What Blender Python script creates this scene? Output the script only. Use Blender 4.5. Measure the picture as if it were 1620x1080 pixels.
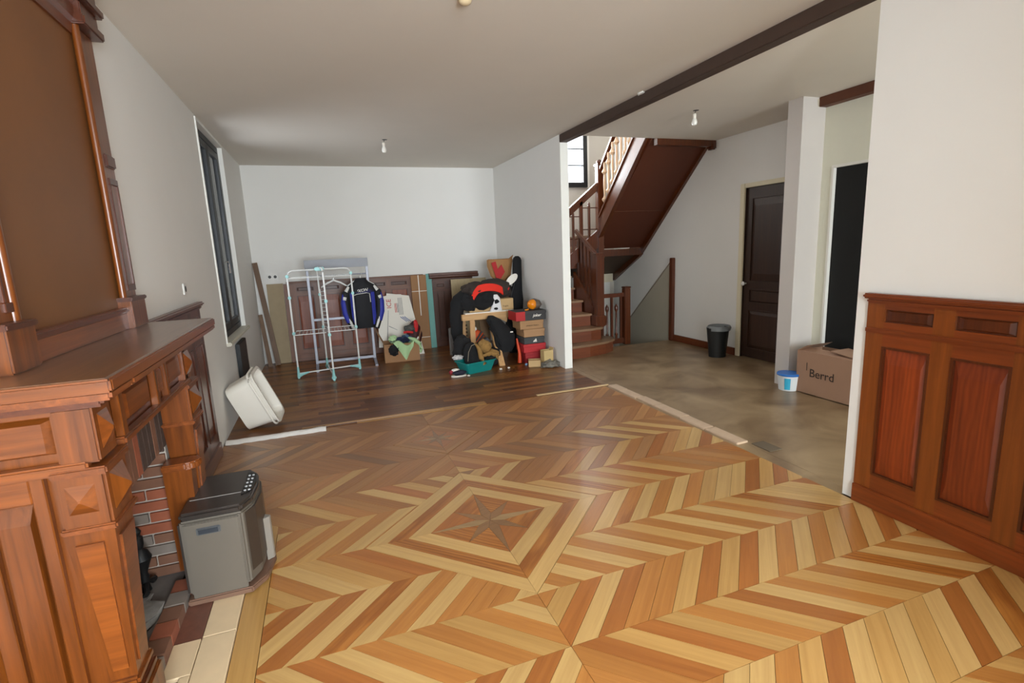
import bpy, bmesh, math, random
from mathutils import Vector, Matrix, noise
random.seed(7)
for o in list(bpy.data.objects): bpy.data.objects.remove(o)
SC = bpy.context.scene; COL = SC.collection
PI = math.pi

# ---------------------------------------------------------------- camera, world, light, exposure
cam_d = bpy.data.cameras.new('camera'); cam = bpy.data.objects.new('camera', cam_d); COL.objects.link(cam)
R_ = Vector((0.93695, -0.34687, -0.04244)); U_ = Vector((0.10174, 0.15457, 0.98273)); F_ = Vector((0.33432, 0.92509, -0.18012))
cam.matrix_world = Matrix(((R_.x, U_.x, -F_.x, 0), (R_.y, U_.y, -F_.y, 0), (R_.z, U_.z, -F_.z, 1.57), (0, 0, 0, 1)))
cam_d.sensor_width = 36; cam_d.lens = 809.25/1620*36; cam_d.clip_start = 0.02
SC.camera = cam
SC.view_settings.view_transform = 'Standard'; SC.view_settings.look = 'None'
SC.view_settings.exposure = 0.41; SC.view_settings.gamma = 1; SC.view_settings.use_curve_mapping = False
w = bpy.data.worlds.new('overcast'); SC.world = w; w.use_nodes = True
w.node_tree.nodes['Background'].inputs[0].default_value = (0.80, 0.88, 1.0, 1)
w.node_tree.nodes['Background'].inputs[1].default_value = 2.2

def area(name, loc, rot, sx, sy, power, col=(1, .96, .9)):
    d = bpy.data.lights.new(name, 'AREA'); d.shape = 'RECTANGLE'; d.size = sx; d.size_y = sy
    d.energy = power; d.color = col
    o = bpy.data.objects.new(name, d); COL.objects.link(o); o.location = loc; o.rotation_euler = rot
    return o
# daylight coming in at the window openings (outside the panes)
area('daylight_unseen_rear_window', (0.55, -2.72, 1.5), (-PI/2, 0, PI), 1.9, 2.0, 345, (.86, .94, 1))  # unseen window, guessed as the source of the light from behind the camera
area('daylight_left_window', (-1.25, 6.28, 1.8), (0, -PI/2, 0), 2.0, 1.3, 10, (.95, .98, 1))
area('daylight_stair_window', (3.72, 8.75, 3.15), (-PI/2, 0, 0), 1.3, 1.5, 190, (.95, .98, 1))
area('daylight_added_hall_window', (3.9, -2.72, 1.5), (-PI/2, 0, PI), 1.2, 2.0, 165, (.88, .95, 1))  # unseen window with lamp, added to brighten the hall

# ---------------------------------------------------------------- materials
def srgb(r, g, b):
    f = lambda c: (c/255/12.92 if c/255 <= .04045 else ((c/255+.055)/1.055)**2.4)
    return (f(r), f(g), f(b), 1)
MATS = {}
def newmat(name):
    m = bpy.data.materials.new(name); m.use_nodes = True
    nt = m.node_tree; return m, nt, nt.nodes['Principled BSDF']
def plain(name, rgb, rough=.6, metal=0, var=.06, scale=6, bump=0.0, coat=0, emit=None):
    if name in MATS: return MATS[name]
    m, nt, p = newmat(name); N = nt.nodes.new; L = nt.links.new
    c = srgb(*rgb)
    tc = N('ShaderNodeTexCoord'); nz = N('ShaderNodeTexNoise'); nz.inputs['Scale'].default_value = scale; nz.inputs['Detail'].default_value = 4
    L(tc.outputs['Object'], nz.inputs['Vector'])
    mx = N('ShaderNodeMix'); mx.data_type = 'RGBA'
    mx.inputs[6].default_value = tuple(x*(1-var) for x in c[:3])+(1,); mx.inputs[7].default_value = tuple(min(1, x*(1+var)) for x in c[:3])+(1,)
    L(nz.outputs['Fac'], mx.inputs[0]); L(mx.outputs[2], p.inputs['Base Color'])
    p.inputs['Roughness'].default_value = rough; p.inputs['Metallic'].default_value = metal
    if coat: p.inputs['Coat Weight'].default_value = coat; p.inputs['Coat Roughness'].default_value = .15
    if bump:
        b = N('ShaderNodeBump'); b.inputs['Strength'].default_value = bump; b.inputs['Distance'].default_value = .01
        L(nz.outputs['Fac'], b.inputs['Height']); L(b.outputs['Normal'], p.inputs['Normal'])
    if emit: p.inputs['Emission Color'].default_value = c; p.inputs['Emission Strength'].default_value = emit
    MATS[name] = m; return m
def wood(name, dark, light, grain='z', angle=0, rough=.35, fine=22, coat=.25, contrast=1.0, var=.12, stripes=0.0):
    if name in MATS: return MATS[name]
    m, nt, p = newmat(name); N = nt.nodes.new; L = nt.links.new
    tc = N('ShaderNodeTexCoord'); oi = N('ShaderNodeObjectInfo')
    mu = N('ShaderNodeMath'); mu.operation = 'MULTIPLY'; mu.inputs[1].default_value = 53; L(oi.outputs['Random'], mu.inputs[0])
    va = N('ShaderNodeVectorMath'); va.operation = 'ADD'; L(tc.outputs['Object'], va.inputs[0]); L(mu.outputs[0], va.inputs[1])
    m0 = N('ShaderNodeMapping'); m0.inputs['Rotation'].default_value = (0, 0, -math.radians(angle)); L(va.outputs[0], m0.inputs['Vector'])
    m1 = N('ShaderNodeMapping'); s = {'x': (1, fine, fine), 'y': (fine, 1, fine), 'z': (fine, fine, 1)}[grain]
    m1.inputs['Scale'].default_value = s; L(m0.outputs[0], m1.inputs['Vector'])
    n1 = N('ShaderNodeTexNoise'); n1.inputs['Scale'].default_value = 1.6; n1.inputs['Detail'].default_value = 7; n1.inputs['Roughness'].default_value = .62
    n1.inputs['Distortion'].default_value = .6; L(m1.outputs[0], n1.inputs['Vector'])
    rp = N('ShaderNodeValToRGB'); h = .24/contrast
    rp.color_ramp.elements[0].position = max(0, .5-h); rp.color_ramp.elements[1].position = min(1, .5+h)
    rp.color_ramp.elements[0].color = srgb(*dark); rp.color_ramp.elements[1].color = srgb(*light)
    L(n1.outputs['Fac'], rp.inputs['Fac'])
    last = rp.outputs['Color']
    if stripes:
        m2 = N('ShaderNodeMapping'); s2 = {'x': (1.2, 9, 9), 'y': (9, 1.2, 9), 'z': (9, 9, 1.2)}[grain]
        m2.inputs['Scale'].default_value = s2; L(m0.outputs[0], m2.inputs['Vector'])
        wv = N('ShaderNodeTexWave'); wv.wave_type = 'RINGS'; wv.inputs['Scale'].default_value = 1.6; wv.inputs['Distortion'].default_value = 9; wv.inputs['Detail'].default_value = 4
        L(m2.outputs[0], wv.inputs['Vector'])
        mm = N('ShaderNodeMix'); mm.data_type = 'RGBA'; mm.blend_type = 'MULTIPLY'
        mt = N('ShaderNodeMath'); mt.operation = 'MULTIPLY'; mt.inputs[1].default_value = stripes; L(wv.outputs['Fac'], mt.inputs[0])
        L(mt.outputs[0], mm.inputs[0]); L(last, mm.inputs[6]); mm.inputs[7].default_value = (.42, .25, .14, 1); last = mm.outputs[2]
    hs = N('ShaderNodeHueSaturation')
    mr = N('ShaderNodeMapRange'); mr.inputs['To Min'].default_value = 1-var; mr.inputs['To Max'].default_value = 1+var
    L(oi.outputs['Random'], mr.inputs['Value']); L(mr.outputs[0], hs.inputs['Value']); L(last, hs.inputs['Color'])
    L(hs.outputs[0], p.inputs['Base Color'])
    p.inputs['Roughness'].default_value = rough
    p.inputs['Coat Weight'].default_value = coat; p.inputs['Coat Roughness'].default_value = .22
    b = N('ShaderNodeBump'); b.inputs['Strength'].default_value = .08; b.inputs['Distance'].default_value = .004
    L(n1.outputs['Fac'], b.inputs['Height']); L(b.outputs['Normal'], p.inputs['Normal'])
    MATS[name] = m; return m

WALL = plain('white_plaster', (230, 228, 223), .75, var=.02, scale=3, bump=.04)
CEIL = plain('ceiling_plaster', (220, 213, 201), .8, var=.03, scale=2.5, bump=.03)
WALLE = plain('bright_wall_edge', (236, 235, 228), .7, var=.02)
OAK = wood('varnished_oak', (74, 35, 8), (130, 68, 20), 'z', rough=.3, contrast=.9)
OAKY = wood('varnished_oak_along', (88, 42, 12), (138, 72, 25), 'y', rough=.3)
OAKX = wood('varnished_oak_across', (88, 42, 12), (142, 76, 26), 'x', rough=.3)
OAKD = wood('dark_moulding', (62, 26, 8), (92, 42, 14), 'z', rough=.35)
OAKDY = wood('dark_moulding_along', (72, 30, 10), (106, 50, 18), 'y', rough=.32)
SHELF = wood('worn_shelf_top', (88, 54, 30), (122, 80, 48), 'y', rough=.28, coat=.4)
OVER = plain('brown_overmantel_board', (116, 72, 34), .5, var=.2, scale=2.2)
PINE = wood('red_pine_panel', (104, 38, 10), (146, 62, 20), 'z', rough=.4, stripes=.35, fine=14)
RFRAME = wood('right_wainscot_frame', (104, 50, 14), (138, 72, 24), 'z', rough=.35)
RFRAMEY = wood('right_wainscot_rail', (100, 44, 14), (134, 62, 22), 'y', rough=.35)
BFRAME = wood('loose_wainscot_frame', (92, 54, 34), (124, 76, 48), 'z', rough=.5, coat=.1)
BFRAMEX = wood('loose_wainscot_rail', (92, 54, 34), (122, 74, 46), 'x', rough=.5, coat=.1)
BPANEL = wood('loose_wainscot_panel', (110, 54, 34), (140, 76, 50), 'z', rough=.5, coat=.1)
BDARK = wood('dark_wainscot', (62, 34, 22), (88, 50, 32), 'z', rough=.5, coat=.1)
BDARKX = wood('dark_wainscot_cap', (70, 36, 22), (96, 54, 34), 'x', rough=.5, coat=.1)
STAIR = wood('stair_wood', (58, 24, 6), (96, 44, 12), 'z', rough=.3, coat=.5)
STAIRL = wood('worn_stair_tread', (120, 92, 68), (152, 120, 90), 'x', rough=.45, coat=.15)
RISER = wood('stair_riser', (92, 46, 26), (124, 66, 38), 'x', rough=.4)
SOFF = plain('stair_soffit', (80, 34, 10), .6, var=.16, scale=2)
BEAM = plain('dark_beam', (66, 48, 38), .6, var=.2, scale=8, bump=.2)
BEAMR = plain('red_brown_beam', (92, 48, 24), .6, var=.2, scale=8)
DOORW = wood('dark_door', (42, 24, 14), (62, 38, 22), 'z', rough=.45, coat=.1)
CREAM = plain('cream_paint', (222, 212, 184), .6, var=.05)
GREY = plain('anthracite_frame', (24, 26, 28), .45)
BLACK = plain('matt_black', (14, 15, 15), .85, var=.1)
BLK = plain('black_fabric', (17, 17, 19), .9, var=.3, scale=30, bump=.2)
CARD = plain('brown_cardboard', (156, 116, 80), .85, var=.08, scale=5)
CARD2 = plain('pinkish_cardboard', (168, 132, 108), .85, var=.05, scale=5)
CARDL = plain('light_cardboard', (190, 158, 112), .85, var=.06, scale=5)
WHITEP = plain('white_plastic', (232, 226, 214), .35, var=.02)
TUBE = plain('white_tube', (226, 226, 222), .35)
MINT = plain('mint_plastic', (150, 206, 204), .4)
GTUBE = plain('grey_metal_tube', (148, 150, 160), .4, metal=.2)
TEAL = plain('teal_plastic', (20, 128, 124), .4)
MORTAR = plain('pale_mortar', (176, 166, 154), .9, var=.15, scale=20, bump=.3)

# ---------------------------------------------------------------- geometry helpers
class G:
    def __init__(s, M=None): s.bm = bmesh.new(); s.M = M
    def P(s, p): return Vector(s.M(*p)) if s.M else Vector(p)
    def faces(s, pts, fs):
        vs = [s.bm.verts.new(s.P(p)) for p in pts]
        for f in fs:
            try: s.bm.faces.new([vs[i] for i in f])
            except ValueError: pass
        return s
    def box(s, x0, x1, y0, y1, z0, z1):
        p = [(x, y, z) for z in (z0, z1) for x, y in ((x0, y0), (x1, y0), (x1, y1), (x0, y1))]
        return s.faces(p, [(3, 2, 1, 0), (4, 5, 6, 7), (0, 1, 5, 4), (1, 2, 6, 5), (2, 3, 7, 6), (3, 0, 4, 7)])
    def frust(s, a, b, z0, z1):           # a, b = (x0,x1,y0,y1) bottom / top
        p = [(x, y, z0) for x, y in ((a[0], a[2]), (a[1], a[2]), (a[1], a[3]), (a[0], a[3]))] + [(x, y, z1) for x, y in ((b[0], b[2]), (b[1], b[2]), (b[1], b[3]), (b[0], b[3]))]
        return s.faces(p, [(3, 2, 1, 0), (4, 5, 6, 7), (0, 1, 5, 4), (1, 2, 6, 5), (2, 3, 7, 6), (3, 0, 4, 7)])
    def prism(s, poly, z0, z1):
        n = len(poly); p = [(x, y, z0) for x, y in poly]+[(x, y, z1) for x, y in poly]
        return s.faces(p, [tuple(range(n-1, -1, -1)), tuple(range(n, 2*n))]+[(i, (i+1) % n, n+(i+1) % n, n+i) for i in range(n)])
    def extr(s, poly, axis, a, b):         # poly in the two other axes (in order), extruded along axis
        def mk(u, v, w): return {'x': (w, u, v), 'y': (u, w, v), 'z': (u, v, w)}[axis]
        n = len(poly); p = [mk(u, v, a) for u, v in poly]+[mk(u, v, b) for u, v in poly]
        return s.faces(p, [tuple(range(n-1, -1, -1)), tuple(range(n, 2*n))]+[(i, (i+1) % n, n+(i+1) % n, n+i) for i in range(n)])
    def pyr(s, s0, s1, t0, t1, n0, n1, top=.0):   # raised pyramid in local (s,t,n)
        cs, ct = (s0+s1)/2, (t0+t1)/2; ds, dt = (s1-s0)/2*top, (t1-t0)/2*top
        p = [(s0, t0, n0), (s1, t0, n0), (s1, t1, n0), (s0, t1, n0), (cs-ds, ct-dt, n1), (cs+ds, ct-dt, n1), (cs+ds, ct+dt, n1), (cs-ds, ct+dt, n1)]
        return s.faces(p, [(3, 2, 1, 0), (4, 5, 6, 7), (0, 1, 5, 4), (1, 2, 6, 5), (2, 3, 7, 6), (3, 0, 4, 7)])
    def tube(s, pts, r, n=8, close=False):
        pts = [s.P(p) for p in pts]; m = len(pts); rings = []
        for i, p in enumerate(pts):
            if close: d = pts[(i+1) % m]-pts[i-1]
            else: d = pts[min(i+1, m-1)]-pts[max(i-1, 0)]
            d.normalize(); up = Vector((0, 0, 1)) if abs(d.z) < .9 else Vector((0, 1, 0))
            a = d.cross(up).normalized(); b = a.cross(d); rr = r[i] if isinstance(r, (list, tuple)) else r
            rings.append([s.bm.verts.new(p+(a*math.cos(t)+b*math.sin(t))*rr) for t in [2*PI*k/n for k in range(n)]])
        for i in range(m if close else m-1):
            A, B = rings[i], rings[(i+1) % m]
            for k in range(n): s.bm.faces.new((A[k], A[(k+1) % n], B[(k+1) % n], B[k]))
        if not close: s.bm.faces.new(rings[0][::-1]); s.bm.faces.new(rings[-1])
        return s
    def lathe(s, c, prof, n=20, axis='z'):    # prof [(r, h)]
        def mk(r, h, t):
            a, b = r*math.cos(t), r*math.sin(t)
            return {'z': (c[0]+a, c[1]+b, c[2]+h), 'x': (c[0]+h, c[1]+a, c[2]+b), 'y': (c[0]+a, c[1]+h, c[2]+b)}[axis]
        rings = [[s.bm.verts.new(s.P(mk(max(r, 1e-4), h, 2*PI*k/n))) for k in range(n)] for r, h in prof]
        for A, B in zip(rings, rings[1:]):
            for k in range(n): s.bm.faces.new((A[k], A[(k+1) % n], B[(k+1) % n], B[k]))
        s.bm.faces.new(rings[0][::-1]); s.bm.faces.new(rings[-1]); return s
    def loft(s, secs, n=20, nz=0.0, freq=8, seed=0, cap=True):   # secs: (cx,cy,cz,rx,ry) horizontal ellipses
        rings = []
        for cx, cy, cz, rx, ry in secs:
            ring = []
            for k in range(n):
                t = 2*PI*k/n; v = Vector((cx+rx*math.cos(t), cy+ry*math.sin(t), cz))
                if nz:
                    q = noise.noise(v*freq+Vector((seed*7.3, 0, 0))); v += Vector((math.cos(t), math.sin(t), .3))*q*nz
                ring.append(s.bm.verts.new(s.P(v)))
            rings.append(ring)
        for A, B in zip(rings, rings[1:]):
            for k in range(n): s.bm.faces.new((A[k], A[(k+1) % n], B[(k+1) % n], B[k]))
        if cap: s.bm.faces.new(rings[0][::-1]); s.bm.faces.new(rings[-1])
        return s
    def blob(s, c, r, nz=.15, freq=5, seed=0, sub=3, flat=None):
        t = bmesh.new(); bmesh.ops.create_icosphere(t, subdivisions=sub, radius=1)
        mp = {}
        for v in t.verts:
            d = v.co.copy(); q = 1+nz*noise.noise(d*freq*.5+Vector((seed*3.1, seed, 0)))+nz*.5*noise.noise(d*freq*1.3+Vector((0, seed*2, 0)))
            p = Vector((c[0]+d.x*r[0]*q, c[1]+d.y*r[1]*q, c[2]+d.z*r[2]*q))
            if flat is not None and p.z < flat: p.z = flat
            mp[v] = s.bm.verts.new(s.P(p))
        for f in t.faces: s.bm.faces.new([mp[v] for v in f.verts])
        t.free(); return s
    def sheet(s, fn, nu, nv, th=.004):
        A = [[Vector(fn(i/nu, j/nv)) for j in range(nv+1)] for i in range(nu+1)]
        top = [[None]*(nv+1) for _ in range(nu+1)]; bot = [[None]*(nv+1) for _ in range(nu+1)]
        for i in range(nu+1):
            for j in range(nv+1):
                du = A[min(i+1, nu)][j]-A[max(i-1, 0)][j]; dv = A[i][min(j+1, nv)]-A[i][max(j-1, 0)]
                nn = du.cross(dv); nn = nn.normalized() if nn.length > 1e-9 else Vector((0, 0, 1))
                top[i][j] = s.bm.verts.new(s.P(A[i][j]+nn*th/2)); bot[i][j] = s.bm.verts.new(s.P(A[i][j]-nn*th/2))
        F = s.bm.faces.new
        for i in range(nu):
            for j in range(nv):
                F((top[i][j], top[i+1][j], top[i+1][j+1], top[i][j+1])); F((bot[i][j], bot[i][j+1], bot[i+1][j+1], bot[i+1][j]))
        for i in range(nu):
            F((top[i][0], bot[i][0], bot[i+1][0], top[i+1][0])); F((top[i][nv], top[i+1][nv], bot[i+1][nv], bot[i][nv]))
        for j in range(nv):
            F((top[0][j], top[0][j+1], bot[0][j+1], bot[0][j])); F((top[nu][j], bot[nu][j], bot[nu][j+1], top[nu][j+1]))
        return s
    def bev(s, w=.003, seg=2):
        bmesh.ops.recalc_face_normals(s.bm, faces=s.bm.faces)
        bmesh.ops.bevel(s.bm, geom=s.bm.edges[:], offset=w, segments=seg, affect='EDGES', clamp_overlap=True)
        return s

def worldloc(o):
    v = Vector((0, 0, 0))
    while o: v += o.location; o = o.parent
    return v
def obj(name, g, m, parent=None, smooth=False, label=None, kind=None):
    bm = g.bm; bmesh.ops.recalc_face_normals(bm, faces=bm.faces)
    if parent: base = worldloc(parent)
    else:
        xs = [v.co.x for v in bm.verts]; ys = [v.co.y for v in bm.verts]; zs = [v.co.z for v in bm.verts]
        base = Vector(((min(xs)+max(xs))/2, (min(ys)+max(ys))/2, min(zs)))
    for v in bm.verts: v.co -= base
    if smooth:
        for f in bm.faces: f.smooth = True
        for e in bm.edges:
            if len(e.link_faces) == 2 and e.calc_face_angle(0) > .7: e.smooth = False
    me = bpy.data.meshes.new(name); bm.to_mesh(me); bm.free(); me.materials.append(m)
    o = bpy.data.objects.new(name, me); COL.objects.link(o)
    if parent: o.parent = parent
    else: o.location = base
    if label: o['label'] = label
    if kind: o['kind'] = kind
    return o
def thing(name, label, cat, loc=(0, 0, 0), group=None):
    o = bpy.data.objects.new(name, None); COL.objects.link(o); o.location = loc; o.empty_display_size = .05
    o['label'] = label; o['category'] = cat
    if group: o['group'] = group
    return o
def single(name, g, m, label, cat, group=None, smooth=False):
    o = obj(name, g, m, None, smooth, label); o['category'] = cat
    if group: o['group'] = group
    return o
def struct(name, g, m, parent=None, smooth=False):
    return obj(name, g, m, parent, smooth, None, 'structure' if parent is None else None)
def text(name, s, size, mat_, place, parent, depth=.0008, shear=0, bold=0):
    """flat lettering; place(u, v, n) -> world point, u along the text, v up"""
    c = bpy.data.curves.new(name, 'FONT'); c.body = s; c.size = size; c.extrude = depth/2; c.shear = shear; c.align_x = 'CENTER'; c.align_y = 'CENTER'; c.offset = bold; c.resolution_u = 3
    t = bpy.data.objects.new('tmp_text', c); COL.objects.link(t)
    bpy.context.view_layer.update(); dg = bpy.context.evaluated_depsgraph_get()
    me = bpy.data.meshes.new_from_object(t.evaluated_get(dg)); bpy.data.objects.remove(t)
    base = worldloc(parent)
    for v in me.vertices: v.co = Vector(place(v.co.x, v.co.y, v.co.z))-base
    me.materials.clear(); me.materials.append(mat_); me.name = name
    o = bpy.data.objects.new(name, me); COL.objects.link(o); o.parent = parent
    return o
def clip(poly, a, b, c):      # keep a*x+b*y >= c
    out = []
    for i in range(len(poly)):
        p, q = poly[i], poly[(i+1) % len(poly)]; dp, dq = a*p[0]+b*p[1]-c, a*q[0]+b*q[1]-c
        if dp >= 0: out.append(p)
        if (dp > 0 and dq < 0) or (dp < 0 and dq > 0):
            t = dp/(dp-dq); out.append((p[0]+t*(q[0]-p[0]), p[1]+t*(q[1]-p[1])))
    return out
def area2(poly): return abs(sum(poly[i][0]*poly[(i+1) % len(poly)][1]-poly[(i+1) % len(poly)][0]*poly[i][1] for i in range(len(poly))))/2
def shrink(poly, d):
    cx = sum(p[0] for p in poly)/len(poly); cy = sum(p[1] for p in poly)/len(poly)
    s = sum(poly[i][0]*poly[(i+1) % len(poly)][1]-poly[(i+1) % len(poly)][0]*poly[i][1] for i in range(len(poly)))
    if s < 0: poly = poly[::-1]
    out = poly
    for i in range(len(poly)):
        p, q = poly[i], poly[(i+1) % len(poly)]; ex, ey = q[0]-p[0], q[1]-p[1]; l = math.hypot(ex, ey)
        if l < 1e-6: continue
        nx, ny = -ey/l, ex/l
        out = clip(out, nx, ny, nx*p[0]+ny*p[1]+d)
        if len(out) < 3: return []
    return out

# ---------------------------------------------------------------- room shell
XL, XR, YB, ZC = -.942, 2.83, 8.40, 2.878
# walls
g = G()
g.box(XL-.25, XL, 3.15, 5.60, 0, ZC).box(XL-.25, XL, 6.95, YB+.15, 0, ZC).box(XL-.25, XL, 5.60, 6.95, 0, .75).box(XL-.25, XL, 5.60, 6.95, 2.845, ZC)
g.box(-1.6, -1.36, -4.1, 1.84, 0, ZC).box(-1.6, XL-.45, 1.84, 1.88, 0, ZC).box(XL-.45, XL, 1.84, 3.15, 1.2, ZC)
struct('wall_left', g, WALL)
struct('wall_back', G().box(XL-.25, 2.93, YB, YB+.15, 0, ZC), WALL)
g = G().box(XR, 2.93, 5.86, YB, 0, ZC); struct('wall_partition', g, WALL)
struct('trim_1', G().box(XR-.002, 2.932, 5.838, 5.86, 0, 2.785), WALLE)
struct('wall_right_and_shade_stub', G().box(2.863, 2.95, -4.1, 2.065, 0, ZC).box(1.62, 2.863, -.45, -.35, 0, ZC), WALL)  # second box is an unseen stub, added to shade the near right floor corner
g = G().box(-1.6, -.4, -2.8, -2.65, 0, ZC).box(1.5, 2.95, -2.8, -2.65, 0, ZC).box(-.4, 1.5, -2.8, -2.65, 0, .5).box(-.4, 1.5, -2.8, -2.65, 2.5, ZC)
struct('wall_front', g, WALL)
g = G().box(2.95, 3.3, -2.8, -2.65, 0, ZC).box(4.5, 4.95, -2.8, -2.65, 0, ZC).box(3.3, 4.5, -2.8, -2.65, 0, .5).box(3.3, 4.5, -2.8, -2.65, 2.5, ZC)
struct('wall_hall_front', g, WALL)
for i, (a, b) in enumerate(((-.4, 1.5), (3.3, 4.5))):  # added frames for the unseen rear and hall windows
    win = struct('window_%d' % (i+3), G().box(a, b, -2.76, -2.72, .5, .56).box(a, b, -2.76, -2.72, 2.44, 2.5).box(a, a+.06, -2.76, -2.72, .56, 2.44).box(b-.06, b, -2.76, -2.72, .56, 2.44).box((a+b)/2-.04, (a+b)/2+.04, -2.76, -2.72, .56, 2.44), GREY)
struct('ceiling', G().box(-1.6, 5.2, -4.1, 5.87, ZC, ZC+.25).box(XL-.3, 2.93, 5.87, YB+.15, ZC, ZC+.25), CEIL)
# hall walls
g = G().box(5.18, 5.33, 5.38, 8.55, -2.4, 6).box(5.18, 5.33, 3.9, 4.55, 0, ZC).box(5.18, 5.33, 4.55, 5.38, 2.24, ZC)
struct('wall_hall_right', g, WALL)
struct('wall_column', G().box(4.50, 5.18, 3.93, 4.10, 0, ZC), plain('column_plaster', (206, 200, 195), .75, var=.03, scale=3, bump=.05))
g = G().box(4.80, 4.95, 3.82, 3.93, 0, ZC).box(4.80, 4.95, 2.90, 3.82, 2.21, ZC).box(4.80, 4.95, -4.1, 2.9, 0, ZC)
struct('wall_hall_side', g, plain('cream_white_wall', (228, 228, 212), .75, var=.02))
g = G().box(2.93, 3.05, YB+.1, YB+.25, 0, 6).box(3.05, 4.62, YB+.1, YB+.25, -2.4, 2.58).box(4.62, 5.2, YB+.1, YB+.25, -2.4, 6).box(3.05, 4.62, YB+.1, YB+.25, 3.9, 6)
struct('wall_stairwell_back', g, plain('stairwell_plaster', (214, 208, 198), .75, var=.03))
struct('wall_stairwell_left', G().box(2.90, 2.935, 5.87, YB+.1, ZC+.25, 6), WALL)
struct('ceiling_stairwell', G().box(2.9, 5.33, 5.4, 8.6, 5.6, 5.7), CEIL)
struct('wall_stairwell_front', G().box(2.93, 5.2, 5.72, 5.87, ZC+.25, 6), WALL)
# black flush door in the right hand opening
d2 = struct('door_2', G().box(4.835, 4.87, 2.9, 3.82, .012, 2.205), BLACK)
struct('trim_2', G().box(4.795, 4.835, 3.80, 3.822, 0, 2.23).box(4.795, 4.835, 2.9, 3.80, 2.205, 2.23), WALLE)

# ceiling beams
struct('trim_beam', G().box(2.83, 2.93, 2.065, 5.86, 2.785, ZC).bev(.006), BEAM)
struct('trim_beam_side', G().box(4.70, 4.86, 1.0, 3.93, 2.79, ZC).bev(.006), BEAMR)
struct('trim_plaster_patch', G().blob((4.72, 3.95, 2.83), (.05, .03, .06), .4, 6, 3, 2), plain('rough_plaster', (190, 180, 160), .9, var=.2, scale=30))

# window on the left wall
W = 'window_1'
win = struct(W, G().box(-1.06, -.99, 5.60, 5.66, .78, 2.83).box(-1.06, -.985, 6.89, 6.95, .78, 2.83).box(-1.06, -.985, 5.66, 6.89, .78, .84).box(-1.06, -.985, 5.66, 6.89, 2.77, 2.83), GREY)
for a, b in ((5.67, 6.27), (6.28, 6.88)):
    s = obj('sash', G().box(-1.03, -.983, a, a+.06, .85, 2.76).box(-1.03, -.983, b-.06, b, .85, 2.76).box(-1.03, -.983, a+.06, b-.06, .85, .92).box(-1.03, -.983, a+.06, b-.06, 2.69, 2.76).bev(.004, 1), GREY, win)
glass = bpy.data.materials.new('window_glass'); glass.use_nodes = True
nt = glass.node_tree; nt.nodes.clear(); o_ = nt.nodes.new('ShaderNodeOutputMaterial'); mxs = nt.nodes.new('ShaderNodeMixShader'); tr = nt.nodes.new('ShaderNodeBsdfTransparent'); gl = nt.nodes.new('ShaderNodeBsdfGlossy')
gl.inputs['Roughness'].default_value = .02; lw = nt.nodes.new('ShaderNodeLayerWeight'); lw.inputs['Blend'].default_value = .2
nt.links.new(lw.outputs['Fresnel'], mxs.inputs[0]); nt.links.new(tr.outputs[0], mxs.inputs[1]); nt.links.new(gl.outputs[0], mxs.inputs[2]); nt.links.new(mxs.outputs[0], o_.inputs[0])
for a, b in ((5.73, 6.21), (6.34, 6.82)): obj('pane', G().box(-1.012, -1.006, a, b, .92, 2.69), glass, win)
h = G().tube([(-.965, 6.29, 1.55), (-.93, 6.29, 1.55), (-.93, 6.29, 1.53), (-.93, 6.30, 1.43)], .008)
obj('handle', h, plain('chrome', (200, 200, 200), .25, metal=.9), win, True, 'silver handle')
struct('trim_window_lining', G().box(XL-.02, XL+.012, 5.575, 5.60, .74, 2.86).box(XL-.2, XL+.004, 6.94, 6.955, .74, 2.86).box(XL-.2, XL+.01, 5.6, 6.95, 2.835, 2.86), WALLE)
struct('trim_window_sill', G().box(XL-.1, XL+.045, 5.57, 6.98, .735, .775).bev(.008), plain('dusty_sill', (206, 200, 184), .6))
single('radiator', G().box(XL+.004, XL+.045, 6.0, 6.5, .02, .69).bev(.006), GREY, 'narrow black flat radiator on the wall below the left window', 'radiator')

# stairwell window
win = struct('window_2', G().box(3.05, 3.12, 8.44, 8.52, 2.58, 3.9).box(4.54, 4.62, 8.44, 8.52, 2.58, 3.9).box(3.12, 4.54, 8.44, 8.52, 2.58, 2.66).box(3.12, 4.54, 8.44, 8.52, 3.83, 3.9), GREY)
obj('glazing_bar', G().box(3.12, 4.54, 8.47, 8.49, 2.945, 2.96), GREY, win); obj('glazing_bar', G().box(3.12, 4.54, 8.47, 8.49, 3.225, 3.24), GREY, win)
obj('glazing_bar', G().box(3.8, 3.82, 8.47, 8.49, 2.66, 3.83), GREY, win); obj('pane', G().box(3.12, 4.54, 8.476, 8.482, 2.66, 3.83), glass, win)
struct('trim_stair_window', G().box(4.62, 4.66, 8.44, 8.50, 2.55, 3.95).bev(.004), WALLE)

# door in the hall (dark wood, cream casing)
dr = struct('door_1', G().box(5.20, 5.235, 4.56, 5.30, .01, 2.19), DOORW)
def fielded(par, M, s0, s1, t0, t1, mat_, matd, dep=.012, mould=.018, name='panel'):
    obj(name, G(M).pyr(s0, s1, t0, t1, 0.0, dep, .82), mat_, par)
    obj('moulding', G(M).box(s0-mould, s0, t0-mould, t1+mould, 0, dep*1.2).box(s1, s1+mould, t0-mould, t1+mould, 0, dep*1.2).box(s0, s1, t0-mould, t0, 0, dep*1.2).box(s0, s1, t1, t1+mould, 0, dep*1.2), matd, par)
Md = lambda s, t, n: (5.20-n, s, t)
fielded(dr, Md, 4.70, 5.19, 1.02, 2.05, DOORW, DOORW); fielded(dr, Md, 4.70, 5.19, .75, .90, DOORW, DOORW); fielded(dr, Md, 4.70, 5.19, .14, .63, DOORW, DOORW)
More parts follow.
